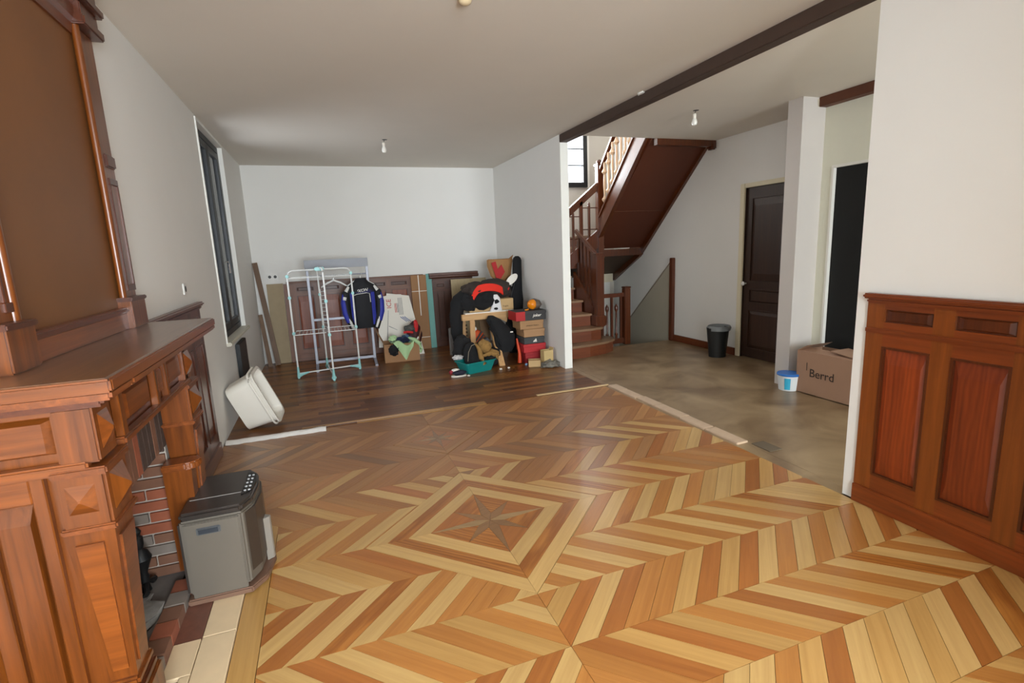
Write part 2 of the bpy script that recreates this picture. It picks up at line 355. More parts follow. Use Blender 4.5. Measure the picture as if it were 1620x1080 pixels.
obj('knob', G().lathe((5.20, 5.265, .98), [(.012, 0), (.012, -.03), (.026, -.04), (.028, -.055), (.015, -.065)], 14, 'x'), plain('porcelain', (225, 225, 220), .25), dr, True, 'white porcelain knob')
struct('trim_door_jamb', G().box(5.184, 5.33, 5.302, 5.38, 0, 2.24).box(5.236, 5.33, 4.55, 5.302, 0, 2.24).box(5.184, 5.236, 4.55, 5.302, 2.192, 2.24), DOORW)
struct('trim_door_casing', G().box(5.155, 5.182, 5.30, 5.375, 0, 2.245).box(5.155, 5.182, 4.5, 5.30, 2.19, 2.245).bev(.006), CREAM)
struct('baseboard_hall', G().box(5.155, 5.18, 5.38, 6.70, 0, .10).bev(.005), wood('red_skirting', (96, 46, 24), (120, 62, 34), 'y'))

# ---------------------------------------------------------------- floors
fl = struct('floor', G().box(-1.6, 2.95, -4.1, 4.885, -.20, -.012), plain('joint_dark', (96, 62, 34), .8))
def pw(angle, nm, dark, light, **k): return wood('parquet_%s_%s' % (nm, angle), dark, light, 'x', angle=angle, fine=24, **k)
def pmats(angle):
    return {'light': [pw(angle, 'straw', (186, 146, 88), (208, 170, 108), rough=.30, var=.06, coat=.3), pw(angle, 'honey', (176, 132, 72), (200, 156, 92), rough=.30, var=.07, coat=.3)],
            'dark': [pw(angle, 'orange', (164, 104, 48), (188, 128, 64), rough=.30, var=.07, coat=.3), pw(angle, 'russet', (150, 88, 38), (176, 110, 52), rough=.30, var=.10, coat=.3), pw(angle, 'figured', (160, 94, 36), (194, 130, 60), rough=.30, var=.06, coat=.3, stripes=.55)],
            'worn': [pw(angle, 'dim_a', (160, 110, 58), (184, 130, 74), rough=.36, var=.10, coat=.3), pw(angle, 'dim_b', (146, 94, 46), (170, 114, 60), rough=.36, var=.12, coat=.3), pw(angle, 'dim_c', (126, 84, 46), (148, 102, 60), rough=.36, var=.1, coat=.3)]}  # darker plank tones with the weaker light deep in the room painted in
PM = {45: pmats(45), -45: pmats(-45), 90: pmats(90), 0: pmats(0)}
seams = [.26, .60, .945, 1.28, 1.615, 1.958, 2.315, 2.672, 3.03, 3.387, 3.76, 4.135, 4.51, 4.86]
XC, YC = .779, 2.672
pieces = []
for r in range(len(seams)-1):
    y0, y1 = seams[r], seams[r+1]; h_ = y1-y0
    for side in (1, -1):
        up = (r-7) % 2 == 1 if side == 1 else (r-7) % 2 == 0      # direction of the plank: does it rise to the right
        # row index relative to the centre seam (index 7)
        k = r-7
        right_up = (k % 2 != 0)
        sl = 1 if (right_up if side == 1 else not right_up) else -1
        wd = .1205
        i = -4
        while True:
            i += 1
            a = XC+side*(i*wd); b = XC+side*((i+1)*wd)
            lo, hi = min(a, b), max(a, b)
            if side == 1 and lo > 2.9+h_: break
            if side == -1 and hi < XL-.1-h_: break
            if i > 60: break
            poly = [(lo, y0), (hi, y0), (hi+sl*h_, y1), (lo+sl*h_, y1)]
            poly = clip(poly, side, 0, side*XC)
            if len(poly) < 3: continue
            cx = sum(p[0] for p in poly)/len(poly); cy = sum(p[1] for p in poly)/len(poly)
            # cut round the medallions
            for mx_, my_, hd in ((XC, YC, .712), (XC, 4.135, .372)):
                if my_-hd-.02 <= (y0+y1)/2 <= my_+hd+.02:
                    sy = 1 if (y0+y1)/2 > my_ else -1
                    poly = clip(poly, side, sy, side*mx_+sy*my_+hd)
                    if len(poly) < 3: break
            if len(poly) < 3: continue
            poly = clip(poly, 1, 0, XL); poly = clip(poly, -1, 0, -2.845) if len(poly) > 2 else []
            if len(poly) < 3: continue
            if cy < 3.2: poly = clip(poly, 1, 0, -.395)
            if len(poly) < 3: continue
            if area2(poly) < 3e-4: continue
            pieces.append((poly, sl*45, i % 2))
pieces.sort(key=lambda t: (sum(p[0] for p in t[0])/len(t[0])-.6)**2*.6+(sum(p[1] for p in t[0])/len(t[0])-1.2)**2)
rest = G(); nrest = 0
rr = random.Random(5)
vis = []
for poly, ang, par in pieces:
    q = shrink(poly, .0009)
    if len(q) < 3 or area2(q) < 2e-4: continue
    cx = sum(p[0] for p in q)/len(q); cy = sum(p[1] for p in q)/len(q)
    kind = 'light' if par == 0 else 'dark'
    if rr.random() < .06: kind = 'dark' if kind == 'light' else 'light'
    if cy > 2.7+1.2*rr.random(): kind = 'worn'  # far planks switch to darker tones: light falloff put into the colour
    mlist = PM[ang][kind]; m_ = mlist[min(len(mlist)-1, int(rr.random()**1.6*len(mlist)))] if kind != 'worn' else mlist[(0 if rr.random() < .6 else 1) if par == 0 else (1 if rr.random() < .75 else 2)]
    inview = cy > .6 and (cy > 1.3 or cx > .75)
    vis.append((q, m_, inview))
cnt = 0; resid = {}
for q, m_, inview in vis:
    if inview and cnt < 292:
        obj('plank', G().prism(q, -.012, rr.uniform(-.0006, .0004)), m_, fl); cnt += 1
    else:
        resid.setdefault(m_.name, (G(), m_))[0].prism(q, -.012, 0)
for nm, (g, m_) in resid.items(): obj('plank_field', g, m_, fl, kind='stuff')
# strips framing the hearth and the right wall
obj('border_plank', G().box(-.498, -.397, .3, 3.2, -.012, 0), PM[90]['light'][1], fl)
obj('border_plank', G().box(XL+.02, -.5, 3.2, 3.30, -.012, -.0005), PM[0]['light'][0], fl)
# star medallions: rings of mitred strips and an eight pointed star
def medallion(cx, cy, rads, kinds, star_r):
    def dia(r): return [(cx+r, cy), (cx, cy+r), (cx-r, cy), (cx, cy-r)]
    for (r0, r1), kd in zip(zip(rads, rads[1:]), kinds):
        A, B = dia(r0), dia(r1)
        for k in range(4):
            ang = (-45, 45, -45, 45)[k]
            q = shrink([A[k], A[(k+1) % 4], B[(k+1) % 4], B[k]], .0007)
            obj('inlay_strip', G().prism(q, -.012, 0), PM[ang][kd[0]][kd[1]], fl)
    R = star_r; A = dia(R); D = [((A[k][0]+A[(k+1) % 4][0])/2, (A[k][1]+A[(k+1) % 4][1])/2) for k in range(4)]
    dk = wood('star_walnut', (126, 90, 56), (148, 108, 70), 'x', angle=20, rough=.3, var=.12); lt = wood('star_olive', (150, 120, 80), (172, 138, 94), 'x', angle=-30, rough=.3, var=.1)
    inner = []
    for k in range(8):
        t = PI/8+k*PI/4; inner.append((cx+R*.235*math.cos(t), cy+R*.235*math.sin(t)))
    tips = []
    for k in range(4): tips += [A[k], D[k]]
    for k in range(8):
        p = tips[k]; a = inner[k-1]; b = inner[k]
        m_ = {0: lt, 4: lt}.get(k, dk)
        q = shrink([(cx, cy), a, p, b], .0006)
        obj('star_point', G().prism(q, -.012, .0002), m_, fl)
        p2 = tips[(k+1) % 8]
        q = shrink([inner[k], p, p2] if True else [], .0005)
        if len(q) > 2: obj('star_ground', G().prism(q, -.012, 0), PM[(-45, 45, -45, 45)[(k//2) % 4]]['dark'][2 if k % 3 else 1], fl)
medallion(XC, YC, [.71, .592, .478, .352], [('light', 0), ('dark', 2), ('light', 0)], .352)
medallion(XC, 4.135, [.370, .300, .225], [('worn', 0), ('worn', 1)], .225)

# back room: dark narrow boards running across
fb = struct('floor_back', G().box(XL-.1, 2.95, 4.885, YB, -.20, -.012), plain('joint_black', (40, 26, 18), .8))
BK = [wood('back_board_a', (92, 54, 24), (124, 76, 36), 'x', rough=.36, var=.18, coat=.12), wood('back_board_b', (80, 46, 20), (108, 64, 30), 'x', rough=.36, var=.18, coat=.12), wood('back_board_c', (120, 76, 34), (150, 98, 46), 'x', rough=.36, var=.12, coat=.12)]
BL = wood('back_board_pale', (160, 116, 66), (184, 138, 84), 'x', rough=.3, var=.05)
y = 4.885; row = 0; nb = 0
while y < YB-.001:
    h_ = .088 if y < 7.2 else .12
    y1 = min(YB, y+h_); x = XL; first = True
    while x < 2.83:
        l = rr.uniform(.8, 1.9) if not first else rr.uniform(.4, 1.5); first = False
        if nb > 150: l = 2.2
        x1 = min(2.83 if y > 5.86 else 2.86, x+l)
        if x1 > 2.7: x1 = 2.83 if y > 5.86 else 2.86
        m_ = BK[min(2, int(rr.random()*3))]
        if row == 0 and .0 < x < 1.2 and x1 < 1.9: m_ = BL
        obj('plank', G().box(x+.0008, x1-.0008, y+.0008, y1-.0008, -.012, 0), m_, fb); nb += 1
        x = x1
        if x > 2.8: break
    y = y1; row += 1
# hall floor: scuffed brown covering, open above the cellar stairs
hf, nt, p = newmat('worn_hall_floor'); N = nt.nodes.new; L = nt.links.new
tc = N('ShaderNodeTexCoord'); n1 = N('ShaderNodeTexNoise'); n1.inputs['Scale'].default_value = 2.2; n1.inputs['Detail'].default_value = 8; n1.inputs['Distortion'].default_value = .8
L(tc.outputs['Object'], n1.inputs['Vector']); rp = N('ShaderNodeValToRGB'); rp.color_ramp.elements[0].position = .32; rp.color_ramp.elements[1].position = .68
rp.color_ramp.elements[0].color = srgb(112, 88, 62); rp.color_ramp.elements[1].color = srgb(158, 134, 102); L(n1.outputs['Fac'], rp.inputs['Fac']); L(rp.outputs[0], p.inputs['Base Color'])
p.inputs['Roughness'].default_value = .38; p.inputs['Coat Weight'].default_value = .1
struct('floor_hall', G().box(2.95, 5.2, -4.1, 6.77, -.2, -.002).box(5.2, 5.4, 4.4, 5.5, -.2, -.002).box(2.83, 2.95, 2.065, 5.86, -.012, -.003).box(2.93, 4.05, 6.77, 8.5, -.2, -.002), hf)
struct('floor_cellar', G().box(4.0, 5.2, 6.7, 8.5, -2.5, -2.4), hf)
struct('wall_cellar_front', G().box(4.0, 5.2, 6.68, 6.76, -2.4, -.2), WALL)
struct('wall_cellar_left', G().box(4.0, 4.05, 6.76, 8.5, -2.4, -.2), WALL)
# thresholds
CONC = plain('pale_concrete', (186, 160, 134), .8, var=.12, scale=14, bump=.3)
ys_ = [2.93, 3.3, 3.62, 4.02, 4.31, 4.62, 4.86]
th = thing('threshold_strip', 'broken pale concrete threshold strip between star parquet and brown hall floor', 'threshold', (2.93, 3.9, 0))
for a, b in zip(ys_, ys_[1:]):
    j = rr.uniform(-.008, .008)
    obj('slab', G().box(2.875+j, 2.985+j, a+.006, b-.004, -.012, .012).bev(.005, 1), CONC, th)
single('patch_bar', G().box(2.98, 3.10, 2.72, 2.90, -.003, .004).bev(.002, 1), plain('dark_patch', (92, 78, 60), .8), 'small dark patch on the hall floor at the near end of the concrete threshold', 'floor patch')
single('wooden_lath', G().box(2.02, 2.90, 4.872, 4.908, 0, .012).bev(.003, 1), plain('pale_lath', (196, 166, 122), .6), 'thin pale wooden lath lying on the floor edge, pointing at the concrete threshold', 'lath')
single('floor_batten', G().box(-.32, 1.02, 4.93, 4.965, 0, .004), BL, 'flat golden slat in the dark floor just beyond the two star inlays', 'batten')
def plst(u, v):
    x = -.93+u*.82; wob = .012*noise.noise(Vector((x*9, 0, 0)))
    return (x, 4.775+.10*v+wob+(.03*max(0, u-.6) if v > .5 else 0), .022*math.sin(v*PI)+.004*noise.noise(Vector((x*20, v*4, 0)))+.003)
single('plaster_strip', G().sheet(plst, 40, 6, .006), plain('rough_white_plaster', (236, 232, 226), .9, var=.06, scale=30, bump=.5), 'ragged strip of white plaster on the floor from the left wall to the parquet edge', 'plaster strip', smooth=True)

# ---------------------------------------------------------------- fireplace (left)
fp = thing('fireplace', 'carved orange-brown wooden fireplace surround with brick firebox on the left wall', 'fireplace', (-.80, 2.4, 0))
Mx = lambda s, t, n: (-.68+n, s, t)          # front face, looking +X
Mn = lambda s, t, n: (s, 1.775-n, t)          # near end, looking at the camera
# shelf
g = G(); g.extr([(-1.37, 1.225), (-.600, 1.225), (-.590, 1.235), (-.590, 1.252), (-.598, 1.262), (-1.37, 1.262)], 'y', 1.695, 1.879)
g.extr([(XL, 1.225), (-.600, 1.225), (-.590, 1.235), (-.590, 1.252), (-.598, 1.262), (XL, 1.262)], 'y', 1.879, 3.20)
obj('mantel_shelf', g, SHELF, fp)
g = G().box(-1.37, -.586, 1.685, 1.87, 1.198, 1.227).box(XL, -.586, 1.87, 3.205, 1.198, 1.227).bev(.008, 2); obj('shelf_moulding', g, OAKY, fp)
obj('shelf_nosing', G().box(-1.37, -.583, 1.681, 1.697, 1.220, 1.259).bev(.006, 2), OAKX, fp); obj('shelf_nosing', G().box(-.596, -.583, 1.697, 3.206, 1.220, 1.259).bev(.006, 2), OAKY, fp)
g = G().box(-1.37, -.63, 1.745, 1.87, 1.168, 1.198).box(XL, -.63, 1.87, 3.13, 1.168, 1.198).bev(.01, 2); obj('shelf_moulding', g, OAKDY, fp)
# core of frieze
obj('frieze', G().box(XL-.2, -.695, 1.845, 3.06, .985, 1.17), OAKDY, fp)
for a, b in ((2.03, 2.34), (2.42, 2.49), (2.55, 2.80)):
    obj('frieze_panel', G(Mx).pyr(a, b, 1.035, 1.145, -.012, .002, .75), OAKY, fp)
for a, b in ((1.97, 2.01), (2.36, 2.39), (2.505, 2.535), (2.815, 2.85)):
    obj('frieze_stile', G(Mx).box(a, b, 1.0, 1.168, -.015, .012).bev(.003, 1), OAK, fp)
obj('frieze_rail', G(Mx).box(1.95, 2.86, .985, 1.012, -.015, .020).bev(.006, 2), OAKY, fp)
obj('frieze_rail', G(Mx).box(1.95, 2.86, 1.150, 1.168, -.015, .012).bev(.003, 1), OAKY, fp)
# near end face
obj('side_panel', G(Mn).box(-1.37, -.72, .0, 1.168, -.035, -.018), OAK, fp)
obj('frieze_panel', G(Mn).pyr(-1.05, -.765, 1.035, 1.145, -.018, .004, .8), OAKX, fp)
obj('frieze_stile', G(Mn).box(-.755, -.728, 1.0, 1.168, -.012, .008).bev(.003, 1), OAK, fp)
obj('frieze_rail', G(Mn).box(-1.37, -.70, .975, 1.008, -.018, .018).bev(.006, 2), OAKX, fp)
obj('frieze_rail', G(Mn).box(-1.37, -.72, 1.150, 1.168, -.018, .006).bev(.003, 1), OAKX, fp)
obj('side_stile', G(Mn).box(-.850, -.815, .12, .975, -.018, .004).bev(.003, 1), OAK, fp)
obj('side_stile', G(Mn).box(-1.0, -.955, .12, .975, -.018, .004).bev(.003, 1), OAK, fp)
obj('side_rail', G(Mn).box(-.955, -.850, .90, .975, -.018, .004).bev(.003, 1), OAKX, fp)
obj('side_field', G(Mn).pyr(-.945, -.860, .22, .89, -.018, .002, .85), OAK, fp)
obj('side_rail', G(Mn).box(-.955, -.850, .12, .21, -.018, .004).bev(.003, 1), OAKX, fp)
obj('side_field', G(Mn).pyr(-1.34, -1.01, .22, .89, -.018, .002, .9), OAK, fp)
obj('plinth', G(Mn).box(-1.37, -.80, 0, .12, -.018, .02).bev(.006), OAKX, fp)
# posts
def post(y0, y1, near):
    cy = (y0+y1)/2; x1 = -.68
    pt = obj('post', G().box(x1-.10, x1-.025, y0+.045, y1-.02, .10, 1.0), OAK, fp)
    # corner block under the shelf
    obj('corner_block', G().box(x1-.09, x1+.012, y0, y1-.03, 1.0, 1.17).bev(.006), OAK, fp)
    obj('boss', G(Mx).pyr(y0+.03, y1-.06, 1.03, 1.14, .012, .035, .1), OAKY, fp)
    # capital with pyramid faces
    obj('capital', G().box(x1-.11, x1+.016, y0-.006, y1+.004, .80, .985).bev(.008), OAK, fp)
    obj('boss', G(Mx).pyr(y0+.025, y1-.03, .835, .955, .016, .05, .06), OAK, fp)
    obj('capital_band', G().box(x1-.115, x1+.026, y0-.014, y1+.012, .965, .99).bev(.005), OAKY, fp)
    obj('capital_band', G().box(x1-.115, x1+.026, y0-.014, y1+.012, .79, .81).bev(.005), OAKY, fp)
    if near:
        obj('boss', G(Mn).pyr(x1-.10, x1+.0, .835, .955, .008, .036, .06), OAKX, fp)
    # tapered pilaster
    obj('pilaster', G().frust((x1-.085, x1-.012, y0+.025, y0+.135), (x1-.115, x1+.012, y0+.004, y1-.01), .26, .79), OAK, fp)
    obj('pilaster_fillet', G().frust((x1-.014, x1-.004, y0+.045, y0+.115), (x1+.010, x1+.018, cy-.055, cy+.055), .30, .75), OAKY, fp)
    if near: obj('pilaster_fillet', G().frust((x1-.070, x1-.028, y0+.016, y0+.028), (x1-.09, x1-.02, y0-.004, y0+.008), .30, .75), OAKX, fp)
    obj('plinth', G().box(x1-.11, x1+.01, y0-.005, y1+.005, 0, .20).bev(.006), OAK, fp)
    obj('plinth_moulding', G().box(x1-.105, x1+.003, y0+.008, y1-.008, .20, .232).bev(.008), OAKD, fp)
    obj('plinth_moulding', G().box(x1-.09, x1-.004, cy-.075, cy+.075, .232, .262).bev(.008), OAK, fp)
post(1.765, 1.93, True); post(2.79, 2.97, False)
# inner stub column with half round cap on the far side of the opening
obj('inner_stub', G().frust((-.80, -.70, 2.715, 2.77), (-.80, -.68, 2.70, 2.78), .08, .60), OAK, fp)
g = G().prism([(-.80, 2.68), (-.70, 2.68)]+[(-.70+.06*math.sin(t), 2.735-.055*math.cos(t)) for t in [PI*k/8 for k in range(1, 8)]]+[(-.70, 2.79), (-.80, 2.79)], .60, .635)
obj('stub_cap', g.bev(.006), OAKY, fp)
obj('end_cheek', G().box(XL, -.72, 2.97, 3.06, .0, 1.0).bev(.004), OAKD, fp)
# bricks: facing behind the wood, lining, back and hearth edge
BR = [plain('soot_brick', (74, 58, 50), .9, var=.3, scale=18), plain('red_brick', (150, 84, 58), .9, var=.2, scale=14), plain('brown_brick', (122, 84, 64), .9, var=.25, scale=14), plain('grey_brick', (128, 116, 106), .9, var=.2, scale=14)]
obj('brick_backing', G().box(-.93, -.835, 1.9, 2.80, .70, .985).box(-1.50, -1.42, 1.95, 2.95, 0, 1.2).box(-1.42, -.80, 2.80, 2.88, 0, .985).box(-1.42, -.80, 1.86, 1.94, 0, .985).box(-1.42, -.93, 1.95, 2.95, .99, 1.10), MORTAR, fp)
nbk = 0
def brick(x0, x1, y0, y1, z0, z1, m_):
    obj('brick', G().box(x0, x1, y0, y1, z0, z1), m_, fp)
for yy in [1.95+.115*k for k in range(8)]:
    brick(-.83, -.795, yy, yy+.104, .935, .980, BR[rr.choice((1, 2, 2))])
for yy in [1.95+.058*k for k in range(15)]:
    brick(-.84, -.795, yy, yy+.048, .70, .925, BR[rr.choice((0, 0, 1, 2))])
for r in range(16):
    z = .03+r*.058; off = .0 if r % 2 else -.055
    yy = 1.95+off
    while yy < 2.80:
        a, b = max(1.95, yy), min(2.80, yy+.205)
        if b-a > .02: brick(-1.43, -1.405, a+.007, b-.007, z+.006, z+.052, BR[0] if (z > .45 and rr.random() < .75) else BR[rr.choice((1, 2, 1, 3, 0))])
        yy += .21
    xx = -.80-(.0 if r % 2 else .055)-.0
    x1_ = -.80
    first = True
    while x1_ > -1.40:
        l = (.11 if (first and r % 2) else .21); first = False
        x0_ = max(-1.40, x1_-l)
        brick(x0_+.005, x1_-.004, 2.785, 2.802, z+.006, z+.052, BR[rr.choice((1, 1, 2, 3) if z < .5 else (0, 0, 2))])
        x1_ = x0_
# hearth floor inside, ash, brick edge
obj('hearth_floor', G().box(-1.42, -.80, 1.94, 2.80, 0, .03), plain('ashy_hearth', (120, 112, 106), .95, var=.35, scale=9, bump=.5), fp)
obj('ash', G().blob((-1.08, 2.42, .03), (.25, .26, .06), .5, 8, 2, 3, .03), plain('grey_ash', (140, 136, 130), .95, var=.4, scale=25, bump=.6), fp, True, kind='stuff')
for k in range(6): brick(-.815, -.735, 2.045+.107*k, 2.045+.107*k+.097, .0, .055+rr.uniform(-.003, .003), BR[(3, 2, 1, 2, 3, 1)[k]])
# marble hearth slab outside
MAR = plain('brown_marble', (112, 72, 58), .3, var=.35, scale=26); CRM = plain('beige_stone', (222, 196, 158), .4, var=.07, scale=16)
hs = thing('hearth_slab', 'marble hearth slab with brown centre and beige border on the floor before the fireplace', 'hearth', (-.62, 2.5, 0))
obj('centre_stone', G().box(-.735, -.632, 2.26, 3.02, -.012, .006), MAR, hs)
obj('border_stone', G().box(-.630, -.502, 2.26, 3.19, -.012, .008).bev(.002, 1), CRM, hs)
obj('border_stone', G().box(-.630, -.502, 1.62, 2.256, -.012, .008).bev(.002, 1), CRM, hs)
obj('border_stone', G().box(-.735, -.634, 2.055, 2.256, -.012, .008).bev(.002, 1), CRM, hs)
obj('border_stone', G().box(-.670, -.634, 1.62, 2.052, -.012, .008).bev(.002, 1), CRM, hs)
# andirons
IRON = plain('dark_iron', (44, 44, 44), .5, metal=.6)
for i, (ax, ay, lb) in enumerate(((-.93, 2.66, 'dark iron andiron with turned ball post in the firebox, far one beside the heater'), (-.93, 2.17, 'dark iron andiron in the firebox, near one behind the wooden post'))):
    t = thing('andiron', lb, 'andiron', (ax, ay, .03), 'andirons in the firebox')
    obj('post', G().lathe((ax, ay, .05), [(.022, 0), (.014, .04), (.022, .07), (.016, .09), (.03, .13), (.044, .165), (.03, .20), (.016, .215), (.022, .235), (.022, .27), (.012, .28), (.02, .30), (.008, .32)], 14), IRON, t, True)
    obj('foot', G().tube([(ax, ay-.09, .042), (ax+.02, ay-.06, .07), (ax, ay, .09), (ax+.02, ay+.06, .07), (ax, ay+.09, .042)], .012), IRON, t, True)
    obj('log_bar', G().tube([(ax, ay, .10), (ax-.35, ay, .10), (ax-.36, ay, .045)], .012), IRON, t, True)
t = thing('firewood', 'orange-brown clay lump on the ash at the back of the firebox', 'log', (-1.2, 2.36, .05))
obj('log', G().blob((-1.25, 2.33, .20), (.05, .09, .045), .4, 4, 5, 2), plain('clay', (190, 104, 66), .9), t, True)
obj('charred_log', G().tube([(-1.30, 2.20, .10), (-1.0, 2.50, .12)], [.05, .045], 9), plain('charred', (60, 54, 50), .95, var=.4, scale=20, bump=.5), t, True)

# overmantel
om = thing('overmantel', 'tall brown wood-panelled chimney breast above the mantel shelf, reaching the ceiling', 'overmantel', (-.94, 2.55, 1.262))
obj('board', G().box(XL-.01, XL+.006, 1.95, 3.16, 1.30, ZC), OVER, om)
obj('side_board', G().box(XL-.2, XL+.006, 1.90, 1.95, 1.262, ZC), OAK, om)
obj('base_rail', G().box(XL, -.905, 2.03, 2.98, 1.262, 1.34).bev(.004), OAKY, om)
obj('base_moulding', G().box(XL, -.893, 2.04, 2.97, 1.34, 1.365).bev(.008), OAKDY, om)
for a, b in ((1.89, 2.06), (2.96, 3.17)):
    obj('plinth_block', G().box(XL, -.880, a, b, 1.262, 1.40).bev(.005), OAK, om)
    obj('plinth_block', G().box(XL, -.872, a-.006, b+.006, 1.392, 1.412).bev(.004), OAKD, om)
    obj('pilaster', G().box(XL, -.912, a+.05, b-.012, 1.41, 2.62).bev(.003), OAK, om)
    obj('half_column', G().lathe((-.915, a+.022 if a > 2.5 else b-.03, 1.412), [(.016, 0), (.016, 1.22)], 12), OAK, om, True)
    obj('pilaster_panel', G().box(XL, -.905, a+.085, a+.098, 1.47, 1.95).box(XL, -.905, b-.03, b-.018, 1.47, 1.95).box(XL, -.905, a+.085, b-.018, 1.44, 1.47).box(XL, -.905, a+.085, b-.018, 1.95, 1.98).bev(.002, 1), OAKD, om)
    obj('pilaster_boss', G().box(XL, -.900, a+.08, b-.016, 2.03, 2.09).bev(.006), OAKD, om)
    obj('cornice_block', G().box(XL, -.865, a-.01, b+.012, 2.62, 2.66).bev(.006), OAKD, om)
    obj('cornice_block', G().box(XL, -.88, a+.01, b-.006, 2.66, 2.72).bev(.004), OAKD, om)
    obj('cornice_block', G().box(XL, -.855, a-.015, b+.02, 2.72, 2.76).bev(.008), OAKD, om)
    obj('cornice_block', G().box(XL, -.875, a+.01, b-.0, 2.76, ZC).bev(.004), OAKD, om)
obj('cornice', G().extr([(XL, 2.58), (-.925, 2.58), (-.918, 2.62), (-.905, 2.64), (-.905, 2.70), (-.885, 2.74), (-.870, 2.80), (-.870, ZC), (XL, ZC)], 'y', 2.05, 2.98), OAKDY, om)

# ---------------------------------------------------------------- wainscots
def wainscot(root, M, s0, s1, H, panels, friezes, fm, rm, pm, dm, capover=.0, zt=(.2, .95), zf=(1.085, 1.155), n0=0, plinth=.11):
    """framed panelling: local (s along, t up, n out)"""
    T = .016
    obj('backboard', G(M).box(s0, s1, 0, H-.03, n0, n0+.004), dm, root)
    ps = sorted(panels); edges = [s0]+[v for p in ps for v in p]+[s1]
    for a, b in zip(edges[0::2], edges[1::2]): obj('stile', G(M).box(a, b, plinth, H-.03, n0+.004, n0+T), fm, root)
    for a, b in ps:
        obj('rail', G(M).box(a, b, plinth, zt[0], n0+.004, n0+T), rm, root); obj('rail', G(M).box(a, b, zt[1], zf[0]-.0, n0+.004, n0+T), rm, root)
        obj('rail', G(M).box(a, b, zf[1], H-.03, n0+.004, n0+T), rm, root)
        obj('panel', G(M).pyr(a+.014, b-.014, zt[0]+.014, zt[1]-.014, n0+.004, n0+.012, .78), pm, root)
        obj('panel_moulding', G(M).box(a, a+.012, zt[0], zt[1], n0+.004, n0+T+.004).box(b-.012, b, zt[0], zt[1], n0+.004, n0+T+.004).box(a+.012, b-.012, zt[0], zt[0]+.012, n0+.004, n0+T+.004).box(a+.012, b-.012, zt[1]-.012, zt[1], n0+.004, n0+T+.004), dm, root)
        obj('frieze_panel', G(M).pyr(a+.01, b-.01, zf[0]+.006, zf[1]-.006, n0+.004, n0+.009, .8), dm, root)
    obj('dado_rail', G(M).box(s0, s1, zf[0]-.065, zf[0]-.035, n0+T, n0+T+.012).bev(.005, 2), rm, root)
    obj('plinth', G(M).box(s0, s1, 0, plinth, n0+.004, n0+T+.014).bev(.004), rm, root)
    obj('cap', G(M).box(s0-capover, s1+capover, H-.03, H, n0, n0+.055).bev(.01, 3), rm, root)
    obj('cap_moulding', G(M).box(s0, s1, H-.055, H-.03, n0+T, n0+.035).bev(.008, 2), rm, root)
t = thing('wainscot', 'varnished red-brown wainscot with tall pine panels on the white right wall', 'wainscot', (2.85, 1.0, 0))
Mr = lambda s, t, n: (2.863-n, s, t)
pan = [(1.655, 1.895)]
while pan[-1][0] > -.0: pan.append((pan[-1][0]-.335, pan[-1][1]-.335))
wainscot(t, Mr, -.34, 1.99, 1.24, pan, None, RFRAME, RFRAMEY, PINE, OAKD, .012)
t = thing('wainscot', 'varnished wainscot on the left wall beyond the fireplace', 'wainscot', (-.93, 3.8, 0))
Ml = lambda s, t, n: (XL+n, s, t)
wainscot(t, Ml, 3.16, 4.58, 1.262, [(3.26, 3.50), (3.60, 3.84), (3.94, 4.18), (4.27, 4.50)], None, OAKD, OAKDY, OAK, OAKD, 0)
t = thing('wainscot_section', 'long loose wainscot section of scuffed panels leaning on the back wall behind the clothes rack', 'wainscot', (.5, 8.33, 0))
Mb = lambda s, t, n: (s, 8.385-.045*(1-t/1.2)-n, t)
wainscot(t, Mb, -.50, 1.52, 1.21, [(-.39, -.14), (-.02, .23), (.34, .60), (.71, .93), (1.01, 1.27)], None, BFRAME, BFRAMEX, BPANEL, BDARK, .02, (.17, 1.0), (1.06, 1.12))
t = thing('wainscot_section', 'short dark wainscot section with heavy cap leaning on the back wall beside the green strip', 'wainscot', (2.0, 8.33, 0))
wainscot(t, Mb, 1.67, 2.36, 1.13, [(1.74, 1.88), (1.95, 2.09), (2.16, 2.30)], None, BDARK, BDARKX, BDARK, BDARK, .0, (.14, .92), (.98, 1.04))
obj('cap', G().extr([(8.40, 1.13), (8.27, 1.13), (8.25, 1.15), (8.25, 1.17), (8.28, 1.18), (8.28, 1.215), (8.40, 1.215)], 'x', 1.62, 2.44), BDARKX, t)
single('side_frame', G().extr([(8.30, 0), (8.32, 0), (8.395, 1.18), (8.375, 1.18)], 'x', -.56, -.51), BFRAME, 'narrow upright wooden edge board at the left end of the long loose wainscot', 'board')
single('beige_board', G().extr([(8.31, 0), (8.33, 0), (8.395, 1.19), (8.375, 1.19)], 'x', -.79, -.565), plain('beige_paint', (160, 142, 112), .7, var=.12, scale=9), 'tall beige painted board leaning on the back wall left of the loose wainscot', 'board')
single('turquoise_strip', G().extr([(8.27, 0), (8.29, 0), (8.37, 1.21), (8.35, 1.21)], 'x', 1.575, 1.665), plain('turquoise_paint', (112, 168, 158), .6), 'narrow turquoise strip leaning upright between the two loose wainscot sections', 'board')
t = thing('flat_carton', 'tall folded brown cardboard carton leaning at the right end of the long loose wainscot', 'cardboard', (1.45, 8.25, 0))
Mc = lambda s, t, n: (s, 8.32-.06*(1-t/1.2)-n, t)
obj('sheet', G(Mc).box(1.32, 1.565, 0, 1.20, 0, .018), CARD, t); obj('tape', G(Mc).box(1.435, 1.447, .55, 1.2, .018, .0195), WHITEP, t); obj('tape', G(Mc).box(1.32, 1.565, .94, .948, .018, .0195), WHITEP, t); obj('tape', G(Mc).box(1.42, 1.565, .19, .198, .018, .0195), WHITEP, t)
